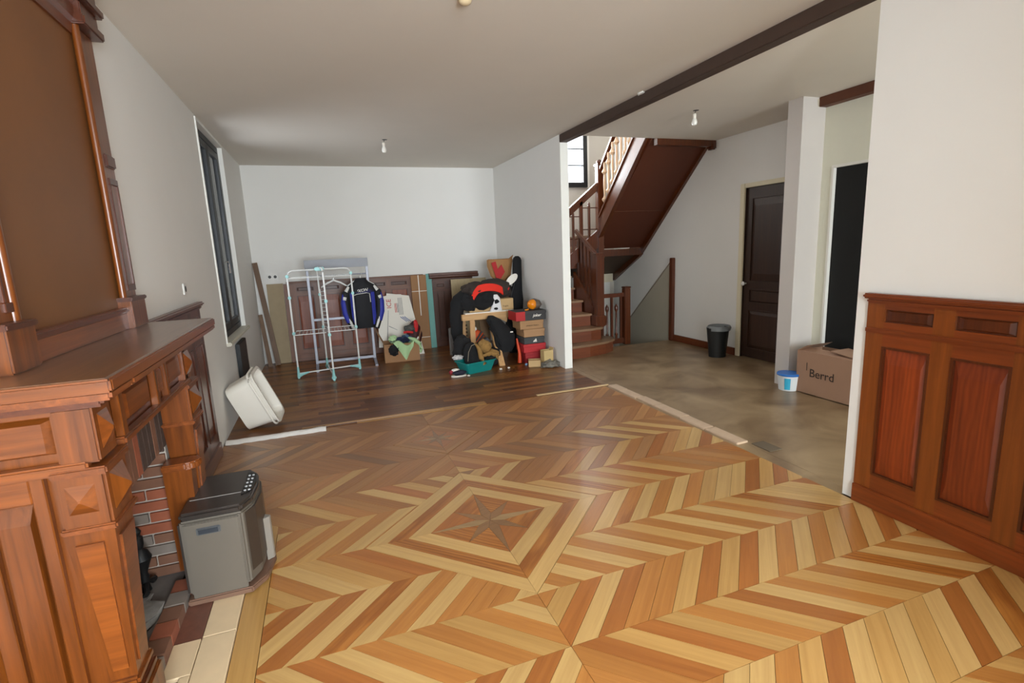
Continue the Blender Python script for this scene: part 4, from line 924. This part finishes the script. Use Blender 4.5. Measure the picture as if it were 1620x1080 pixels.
# ---------------------------------------------------------------- right hand clutter
PN = wood('raw_pine', (184, 140, 92), (208, 166, 114), 'x', rough=.6, coat=0); PNZ = wood('raw_pine_upright', (180, 134, 86), (206, 162, 110), 'z', rough=.6, coat=0)
bn = thing('pine_trestle', 'raw pine trestle table carrying boxes and clothes in the back corner', 'trestle', (2.1, 6.95, 0))
obj('top_beam', G().box(1.75, 2.48, 6.82, 6.88, .60, .685).bev(.004), PN, bn); obj('top_beam', G().box(1.75, 2.48, 7.35, 7.41, .60, .685).bev(.004), PN, bn)
obj('table_top', G().box(1.80, 2.52, 6.84, 7.42, .685, .70).bev(.002), WHITEP, bn)
obj('leg', G().box(1.86, 1.93, 6.83, 6.87, 0, .60).bev(.003, 1), PNZ, bn); obj('leg', G().box(1.80, 1.85, 7.02, 7.06, 0, .60).bev(.003, 1), PNZ, bn)
for k in range(9): obj('peg', G().box(1.842, 1.862, 7.0, 7.02, .10+.05*k, .12+.05*k), plain('peg_hole', (60, 40, 24), .8), bn)
obj('leg', G().extr([(6.42, 0), (6.48, 0), (6.88, .60), (6.82, .60)], 'x', 2.13, 2.21), PNZ, bn); obj('leg', G().box(2.38, 2.44, 7.36, 7.40, 0, .6), PNZ, bn)
obj('brace', G().extr([(2.28, .60), (2.42, .60), (2.40, .53)], 'y', 6.83, 6.87), PN, bn)
DKT = plain('print_dark', (70, 50, 34), .8)
t, M = carton('cardboard_box', 'flat brown cardboard box on the trestle under the pile of clothes', 1.88, 2.54, 6.90, 7.30, .70, .86, CARDL, None)
text('lettering', 'fragile', .035, DKT, lambda u, v, n: (2.42+u, 6.8985-n, .755+v), t, .001)
single('brown_coat', G().blob((2.30, 7.10, .99), (.27, .20, .15), .25, 4, 5).blob((2.02, 7.05, .99), (.20, .18, .12), .35, 5, 8).blob((2.48, 7.30, .93), (.19, .19, .17), .2, 4, 9), plain('dark_brown_cloth', (54, 44, 38), .9, var=.25, scale=14, bump=.2), 'dark brown coat heaped on top of the trestle boxes', 'coat', smooth=True)
def redf(u, v):
    a = -1.2+2.4*u; x = 2.15+.24*math.sin(a); z = 1.02+.07*math.cos(a*1.3)-v*.10-.06*u*0+(-.08 if u < .25 else 0)*(1-u/.25 if u < .25 else 0)
    return (x, 6.90-.03*v-.03*math.cos(a), z)
single('red_garment', G().sheet(redf, 24, 6, .02), plain('bright_red_cloth', (222, 42, 22), .8, var=.08, scale=20), 'bright red garment lying in an arc on the pile above the trestle', 'garment', smooth=True)
single('black_garment', G().blob((2.10, 6.92, .86), (.20, .11, .13), .25, 4, 15), BLK, 'black garment bulging below the bright red garment on the trestle', 'garment', smooth=True)
single('black_coat', G().loft([(1.69, 6.95, .28, .06, .05), (1.69, 6.95, .42, .085, .07), (1.70, 6.98, .68, .085, .08), (1.73, 7.0, .84, .10, .09), (1.82, 7.03, .93, .13, .10), (1.90, 7.05, 1.0, .10, .08), (1.97, 7.05, 1.05, .05, .05)], 22, .05, 9, 4).blob((1.90, 6.93, .84), (.13, .09, .14), .3, 5, 21), BLK, 'long black coat hanging down the left end of the trestle', 'coat', smooth=True)
t = thing('patterned_cloth', 'white cloth with black patches hanging over the box edge on the trestle', 'cloth', (2.26, 6.84, .7))
obj('cloth', G().loft([(2.26, 6.86, .702, .09, .03), (2.27, 6.86, .78, .07, .035), (2.27, 6.86, .88, .055, .035), (2.26, 6.87, .93, .03, .03)], 18, .012, 14, 6), plain('white_cloth', (226, 224, 224), .85, var=.05), t, True)
obj('patch', G().blob((2.26, 6.825, .835), (.034, .012, .03), .5, 4, 1, 2), BLK, t, True); obj('patch', G().blob((2.25, 6.823, .735), (.03, .012, .018), .5, 4, 5, 2), BLK, t, True)
# guitar bag in the corner, paper bag, white disc
t = thing('guitar_bag', 'tall black guitar bag standing upright in the back right corner', 'guitar bag', (2.70, 7.2, 0))
def gsec(z, w_): return (2.72+.0*z, 7.55, z, w_, .06)
obj('case', G().loft([(2.66, 7.2, 0, .10, .05), (2.65, 7.2, .05, .14, .06), (2.655, 7.2, .40, .15, .07), (2.67, 7.2, .62, .13, .07), (2.68, 7.2, .80, .13, .07), (2.70, 7.2, .93, .10, .06), (2.725, 7.2, 1.02, .075, .05), (2.735, 7.2, 1.38, .07, .045), (2.735, 7.2, 1.42, .055, .04), (2.735, 7.2, 1.445, .025, .02)], 24), BLK, t, True)
obj('piping', G().tube([(2.66, 7.14, 1.06), (2.61, 7.13, .92), (2.57, 7.13, .80), (2.58, 7.13, .62)], .006, 6), plain('dark_grey_piping', (40, 40, 42), .6), t, True)
t = thing('paper_carrier_bag', 'brown paper carrier bag with red print resting on the clothes beside the guitar bag', 'paper bag', (2.55, 7.4, 1.1))
KP = plain('kraft_paper', (160, 116, 70), .8, var=.1, scale=9, bump=.3); PR = plain('bag_print_red', (168, 22, 24), .7)
obj('bag', G().loft([(2.56, 7.42, 1.08, .10, .06), (2.54, 7.42, 1.16, .16, .08), (2.53, 7.42, 1.30, .19, .09), (2.54, 7.42, 1.40, .20, .08), (2.55, 7.42, 1.41, .18, .06), (2.55, 7.42, 1.30, .16, .05)], 14, .03, 8, 3), KP, t)
obj('flap', G().faces([(2.62, 7.36, 1.36), (2.74, 7.36, 1.47), (2.72, 7.40, 1.38), (2.64, 7.42, 1.38)], [(0, 1, 2), (0, 2, 3), (0, 3, 1), (1, 3, 2)]), KP, t)
obj('print', G().prism([(2.37, 1.38), (2.43, 1.38), (2.50, 1.16), (2.44, 1.14)], 0, 1) if False else G(lambda s, t_, n: (s, 7.322-n, t_)).prism([(2.37, 1.36), (2.44, 1.38), (2.47, 1.26), (2.53, 1.33), (2.58, 1.22), (2.51, 1.12), (2.44, 1.13)], 0, .004), PR, t)
single('white_dish', G().lathe((0, 0, 0), [(.001, 0), (.10, .01), (.10, .018), (.001, .022)], 24).bm and (lambda: (lambda g: (bmesh.ops.transform(g.bm, matrix=Matrix.Translation((2.60, 7.10, 1.11)) @ Matrix.Rotation(math.radians(75), 4, 'X') @ Matrix.Rotation(math.radians(38), 4, 'Z') @ Matrix.Diagonal((.95, .45, 1, 1)), verts=g.bm.verts), g)[1])(G().lathe((0, 0, 0), [(.001, 0), (.12, .01), (.12, .018), (.001, .022)], 24)))(), WHITEP, 'white oval dish wedged between the paper bag and the guitar bag', 'dish', smooth=True)
single('red_ball', G().blob((2.49, 7.0, 1.0), (.035, .03, .04), .1, 3, 2, 2), plain('bright_red_ball', (220, 40, 36), .4), 'small bright red ball on the brown coat next to the guitar bag', 'ball', smooth=True)
single('plywood_sheet', G().extr([(8.14, 0), (8.155, 0), (8.26, 1.10), (8.245, 1.10)], 'x', 1.96, 2.56), wood('plywood', (164, 146, 110), (186, 168, 132), 'z', rough=.7, coat=0), 'pale plywood sheet leaning in front of the dark wainscot section', 'plywood')
single('grey_tube', G().box(1.70, 1.76, 7.45, 7.51, 0, .42).bev(.01), plain('grey_plastic', (140, 138, 136), .6), 'short grey upright box tube left of the hanging black coat', 'tube')
# things under and before the trestle
t = thing('black_backpack', 'black backpack hanging from the right end of the trestle', 'backpack', (2.3, 6.65, .1))
obj('body', G().loft([(2.28, 6.62, .16, .10, .09), (2.29, 6.62, .24, .15, .11), (2.28, 6.62, .38, .16, .11), (2.22, 6.64, .50, .13, .09), (2.15, 6.68, .60, .10, .07), (2.13, 6.70, .655, .05, .05)], 22, .025, 8, 2), BLK, t, True)
obj('strap', G().tube([(2.10, 6.62, .60), (2.06, 6.58, .50), (2.14, 6.54, .38), (2.20, 6.53, .25)], .014, 8), BLK, t, True); obj('logo', G().box(2.33, 2.37, 6.498, 6.504, .43, .445), WHITEP, t)
single('black_bag', G().blob((2.06, 6.58, .11), (.17, .12, .13), .3, 4, 7, 3, .001), BLK, 'black bag slumped on the floor between the teal basin and pine leg', 'bag', smooth=True)
single('dark_heap', G().blob((1.68, 6.60, .22), (.14, .14, .22), .25, 5, 12, 3, .001), plain('charcoal_cloth', (24, 23, 24), .9, var=.3, scale=20), 'charcoal clothes heap on the floor behind the left side of the teal basin', 'clothes', smooth=True)
single('white_rag', G().blob((1.56, 6.42, .185), (.07, .05, .03), .4, 5, 3), plain('white_rag', (206, 202, 200), .9), 'small white rag on the charcoal heap at the left rim of the teal basin', 'rag', smooth=True)
t = thing('teal_basin', 'teal plastic basin on the floor holding fur-lined boots', 'basin', (1.78, 6.33, 0))
c, s = math.cos(math.radians(18)), math.sin(math.radians(18))
tub_shell(lambda x, y, z: (1.77+x*c-y*s, 6.34+x*s+y*c, z+.001), .23, .15, .135, .04, .80, .005, TEAL, t, rim=.012)
t = thing('fur_boot', 'black boot with tan fur lining standing in the left of the teal basin', 'boot', (1.75, 6.3, .01))
FUR = plain('tan_fur', (150, 114, 62), .95, var=.3, scale=50, bump=.8)
obj('shaft', G().loft([(1.76, 6.31, .02, .10, .08), (1.73, 6.31, .14, .11, .09), (1.70, 6.31, .28, .095, .08), (1.71, 6.31, .36, .07, .06), (1.72, 6.31, .385, .03, .03)], 20, .012, 8, 3), BLK, t, True)
obj('fur_trim', G().tube([(1.76, 6.26, .385), (1.80, 6.24, .30), (1.82, 6.23, .18), (1.86, 6.22, .10)], [.02, .03, .035, .03], 10), FUR, t, True)
obj('seam', G().tube([(1.64, 6.235, .16), (1.655, 6.23, .28), (1.70, 6.235, .36), (1.75, 6.235, .375)], .004, 6), plain('seam_beige', (150, 140, 120), .8), t, True)
t = thing('fur_boot', 'tan fur-lined boot lying open in the right of the teal basin', 'boot', (1.95, 6.35, .02))
obj('lining', G().blob((1.90, 6.36, .30), (.10, .08, .09), .3, 5, 2).blob((1.99, 6.34, .20), (.10, .08, .07), .3, 5, 4), FUR, t, True); obj('opening', G().blob((1.96, 6.29, .165), (.075, .05, .03), .2, 4, 2), BLK, t, True)
obj('cuff', G().tube([(1.86, 6.27, .20), (1.94, 6.25, .235), (2.03, 6.26, .21), (2.055, 6.28, .14)], [.02, .024, .028, .022], 10), FUR, t, True)
t = thing('trainer', 'navy and white trainer with red tip on the floor left of the basin', 'shoe', (1.47, 6.2, 0))
obj('sole', G().loft([(1.49, 6.15, .001, .10, .045), (1.49, 6.15, .018, .10, .045)], 18), WHITEP, t, True); obj('upper', G().blob((1.50, 6.15, .045), (.09, .042, .035), .15, 4, 3, 3, .016), plain('navy_shoe', (22, 24, 44), .7), t, True)
obj('tongue', G().blob((1.46, 6.19, .075), (.05, .035, .022), .2, 4, 1), WHITEP, t, True); obj('heel', G().blob((1.41, 6.21, .05), (.03, .03, .03), .2, 4, 8), plain('shoe_red', (150, 36, 48), .7), t, True)
for i, (x, y) in enumerate(((2.07, 6.21), (2.19, 6.23), (1.6, 6.08))): single('paper_scrap', G().blob((x, y, .012), (.018, .012, .011), .6, 6, i, 2, .001), WHITEP, ['crumpled white paper scrap on the dark floor just right of the teal basin', 'thin white paper scrap on the dark floor furthest right of the teal basin', 'tiny white scrap on the dark floor between trainer and teal basin'][i], 'scrap')
t = thing('striped_bag', 'orange and grey striped bag under the trestle behind the boots', 'bag', (2.0, 6.95, 0))
obj('body', G().blob((1.99, 6.98, .30), (.11, .10, .14), .1, 3, 3), plain('bag_orange', (206, 84, 40), .7), t, True)
for k in range(3): obj('stripe', G().tube([(1.88+.06*k, 6.90, .22+.0*k), (1.96+.05*k, 6.868, .32), (2.04+.03*k, 6.89, .42-.05*k)], .014, 8), plain('bag_charcoal', (60, 56, 54), .7), t, True)
single('green_bottle', G().lathe((1.96, 7.05, .40), [(.03, 0), (.03, .10), (.025, .12), (.012, .15), (.012, .17)], 14), plain('lime_green', (110, 200, 50), .4), 'lime green bottle top under the trestle beside its left leg', 'bottle', smooth=True)
single('white_lamp_bulb', G().blob((1.955, 6.93, .46), (.026, .02, .03), 0, 1, 1, 3), WHITEP, 'small round white cap under the trestle below the green bottle', 'cap', smooth=True)
single('grey_knit', G().blob((2.08, 6.95, .22), (.10, .08, .10), .3, 6, 4, 3), plain('grey_knit', (104, 104, 108), .95, var=.4, scale=60, bump=.6), 'grey speckled knitwear under the trestle beside the striped bag', 'garment', smooth=True)
single('cardboard_sheet', G().extr([(7.1, 0), (7.12, 0), (7.2, .56), (7.18, .56)], 'x', 2.10, 2.24), plain('dull_card', (118, 92, 66), .9), 'folded brown card sheet standing under the trestle behind the backpack', 'cardboard')
single('cardboard_sheet', G().extr([(7.02, 0), (7.04, 0), (7.1, .55), (7.08, .55)], 'x', 2.26, 2.37), CARD, 'second brown card sheet under the trestle, right of the folded one', 'cardboard')
single('orange_stick', G().tube([(2.42, 6.42, .01), (2.43, 6.44, .14), (2.42, 6.5, .34)], [.03, .022, .012], 10), plain('orange_plastic', (206, 70, 30), .5), 'orange plastic stick standing on the floor left of the shoe boxes', 'stick', smooth=True)
single('silver_cup', G().lathe((2.12, 6.78, .16), [(.02, 0), (.035, .05), (.03, .10)], 14), plain('silver_thing', (170, 172, 176), .3, metal=.6), 'small silvery cup in the shadow under the trestle beside the backpack', 'cup', smooth=True)
# shoe box stack
SB = [('red shoe box at the bottom of the stack against the partition wall', 2.48, 2.78, .03, .155, (150, 30, 34)), ('dark red shoe box, second from the bottom of the stack', 2.46, 2.79, .155, .27, (176, 36, 40)),
      ('charcoal shoe box with white triangular logo, in the middle of the stack', 2.47, 2.77, .272, .365, (58, 60, 60)), ('plain brown carton lying directly on the charcoal shoe box', 2.47, 2.78, .367, .475, (160, 122, 84)),
      ('brown carton with dark print below the top shoe box of the stack', 2.42, 2.765, .477, .595, (158, 120, 80)), ('black and red shoe box on top of the stack, under the orange helmet', 2.36, 2.80, .597, .725, (52, 50, 50))]
for i, (lb, a, b, z0, z1, rgb) in enumerate(SB):
    m_ = plain('shoebox_%d' % i, rgb, .7, var=.05)
    if i == 0: z0 = 0
    t = thing('shoe_box', lb, 'box', ((a+b)/2, 6.5, z0), 'boxes stacked by the partition')
    y0 = 6.35 if i != 5 else 6.33
    obj('body', G().box(a+.004, b-.004, y0+.004, y0+.30, z0, z1-.035).bev(.003, 1), m_, t)
    obj('lid', G().box(a, b, y0, y0+.304, z1-.04, z1-.001).bev(.003, 1), m_, t)
    if i == 5:
        RB = plain('box_end_red', (170, 18, 20), .6); obj('end_label', G().box(a-.001, a+.13, y0-.0015, y0-.0002, z0+.004, z1-.003), RB, t); obj('end_label', G().box(a-.0025, a-.0002, y0, y0+.30, z0+.004, z1-.003), RB, t)
        text('lettering', 'joker', .055, WHITEP, lambda u, v, n: (2.66+u, y0-.0015-n, z0+.064+v), t, .001, .3, .0005)
    if i == 2:
        for k in range(3): obj('logo', G(lambda s, t_, n: (s, y0-.001-n, t_)).prism([(2.60+.02*k, .295), (2.616+.02*k, .295), (2.624+.012*k, .312+.012*k), (2.612+.012*k, .318+.012*k)], 0, .001), WHITEP, t)
    if i == 4: text('lettering', 'amazon basics', .032, DKT, lambda u, v, n: (2.60+u, y0-.001-n, z0+.05+v), t, .001)
t = thing('orange_helmet', 'small orange and grey ball-shaped helmet on top of the shoe boxes', 'helmet', (2.68, 6.48, .725))
obj('shell', G().blob((2.69, 6.48, .795), (.10, .085, .075), .12, 4, 4, 3, .725), plain('grey_brown_shell', (92, 80, 70), .4, var=.4, scale=14), t, True)
obj('front', G().blob((2.64, 6.44, .80), (.065, .06, .07), .10, 3, 2, 3, .726), plain('orange_shell', (222, 130, 20), .25), t, True); obj('strap', G().tube([(2.58, 6.42, .74), (2.55, 6.42, .732), (2.53, 6.43, .73)], .010, 6), plain('orange_shell', (222, 130, 20), .25), t, True)
t, M = carton('small_carton', 'small open kraft box lying on the floor before the shoe boxes', 2.46, 2.62, 6.12, 6.24, 0, .09, CARDL, [('y0', .3, .05)], math.radians(-20))
t, M = carton('small_carton', 'small upright beige packet box beside the partition end', 2.64, 2.78, 6.10, 6.20, .03, .21, plain('beige_packet', (190, 164, 112), .8), [('x1', 1.3, .03)], math.radians(6))
single('grey_cloth', G().blob((2.72, 6.06, .03), (.13, .11, .05), .5, 7, 5, 3, .001), plain('grey_checked_cloth', (122, 118, 108), .95, var=.5, scale=60, bump=.5), 'crumpled grey checked cloth on the floor at the partition end', 'cloth', smooth=True)
single('bottle_top', G().lathe((2.47, 6.30, 0), [(.02, 0), (.02, .018), (.012, .024)], 12), plain('pale_blue', (130, 170, 210), .5), 'tiny pale blue cap on the floor at the foot of the red shoe box', 'cap', smooth=True)

# ---------------------------------------------------------------- hall things
t = thing('waste_bin', 'black plastic waste bin on the hall floor left of the dark door', 'bin', (4.93, 5.45, 0))
obj('bucket', G().loft([(4.93, 5.45, .0, .115, .10), (4.93, 5.45, .36, .15, .13), (4.93, 5.45, .40, .155, .135), (4.93, 5.45, .40, .14, .12), (4.93, 5.45, .05, .11, .095)], 24, cap=True), plain('bin_black', (28, 30, 30), .45), t, True)
obj('bin_liner', G().loft([(4.94, 5.44, .36, .158, .138), (4.94, 5.44, .40, .165, .142), (4.94, 5.44, .425, .15, .13), (4.94, 5.44, .39, .135, .115)], 24, .012, 20, 2, False), plain('grey_liner', (120, 124, 126), .4), t, True)
t = thing('paint_bucket', 'small white and blue plastic bucket between column and big cardboard box', 'bucket', (4.46, 3.86, 0))
bx, by = 4.43, 3.86
obj('pail', G().lathe((bx, by, 0), [(.09, 0), (.105, .15), (.105, .16)], 24), plain('pail_white', (226, 232, 234), .35), t, True)
LBc = plain('pail_cyan', (60, 176, 214), .4)
for a0, a1 in ((3.5, 4.05), (5.0, 5.35)):
    g = G(); n = 8
    g.sheet(lambda u, v: (bx+(.0925+.0135*v)*math.cos(a0+(a1-a0)*u+(.25*v if a0 > 4.5 else 0)), by+(.0925+.0135*v)*math.sin(a0+(a1-a0)*u+(.25*v if a0 > 4.5 else 0)), .015+.12*v), n, 3, .002); obj('label', g, LBc, t, True, 'cyan printed label')
obj('lid', G().lathe((bx, by, .155), [(.112, 0), (.114, .012), (.108, .022), (.09, .022)], 24), plain('pail_blue', (44, 110, 190), .4), t, True, 'blue lid')
t, M = carton('cardboard_box', 'large brown cardboard box with black lettering before the black doorway', 4.44, 4.78, 3.02, 3.78, 0, .43, CARD2, [('x0', 2.9, .10), ('y1', 2.6, .12), ('y0', 2.8, .12)], 0)
obj('top_flap', G().extr([(3.10, .43), (3.45, .47), (3.44, .476), (3.10, .437)], 'x', 4.46, 4.70), CARD2, t)
text('lettering', 'Berrd', .115, plain('ink_black', (58, 46, 40), .8), lambda u, v, n: (4.4385-n, 3.50-u, .22+v), t, .001, 0, .0005)
obj('mark', G().box(4.4385, 4.4395, 3.66, 3.668, .24, .32), plain('ink_black', (58, 46, 40), .8), t)

# ---------------------------------------------------------------- ceiling light fittings
def bulbholder(x, y, lb, rose=True):
    t = thing('bulb_holder', lb, 'light fitting', (x, y, ZC-.16), 'bare bulb holders on the ceiling')
    if rose: obj('bulb', G().lathe((x, y, ZC-.15), [(.002, 0), (.02, .006), (.028, .03), (.022, .055), (.014, .07)], 16), plain('frosted_bulb', (236, 234, 226), .3), t, True)
    obj('socket', G().lathe((x, y, ZC-.08), [(.016, 0), (.018, .04), (.010, .05)], 14), WHITEP, t, True)
    obj('wire', G().tube([(x, y, ZC-.03), (x+.01, y, ZC-.015), (x+.004, y, ZC)], .004, 6), GREY, t, True)
    obj('hole', G().lathe((x+.015, y, ZC-.002), [(.03, 0), (.03, .0015)], 14), GREY, t)
bulbholder(.83, 6.43, 'white bare bulb holder hanging from the ceiling before the back wall')
bulbholder(3.76, 4.58, 'white bare bulb holder hanging from the hall ceiling right of the beam')
single('ceiling_rose', G().lathe((.855, 2.87, ZC-.035), [(.012, 0), (.03, .008), (.036, .02), (.036, .035)], 18), plain('yellowed_plastic', (206, 186, 150), .5), 'small round yellowed ceiling fitting at the top edge above the star parquet', 'light fitting', smooth=True)
single('plaster_lump', G().blob((2.815, 4.15, 2.87), (.02, .05, .012), .5, 6, 3, 2), WALLE, 'small white plaster lump beside the dark ceiling beam', 'plaster')

# the rack, its hangers and the jacket stand a little behind the airer
for o in bpy.data.objects:
    if o.parent is None and o.name.split('.')[0] in ('garment_rack', 'coat_hanger', 'motorcycle_jacket'): o.location.y += .14
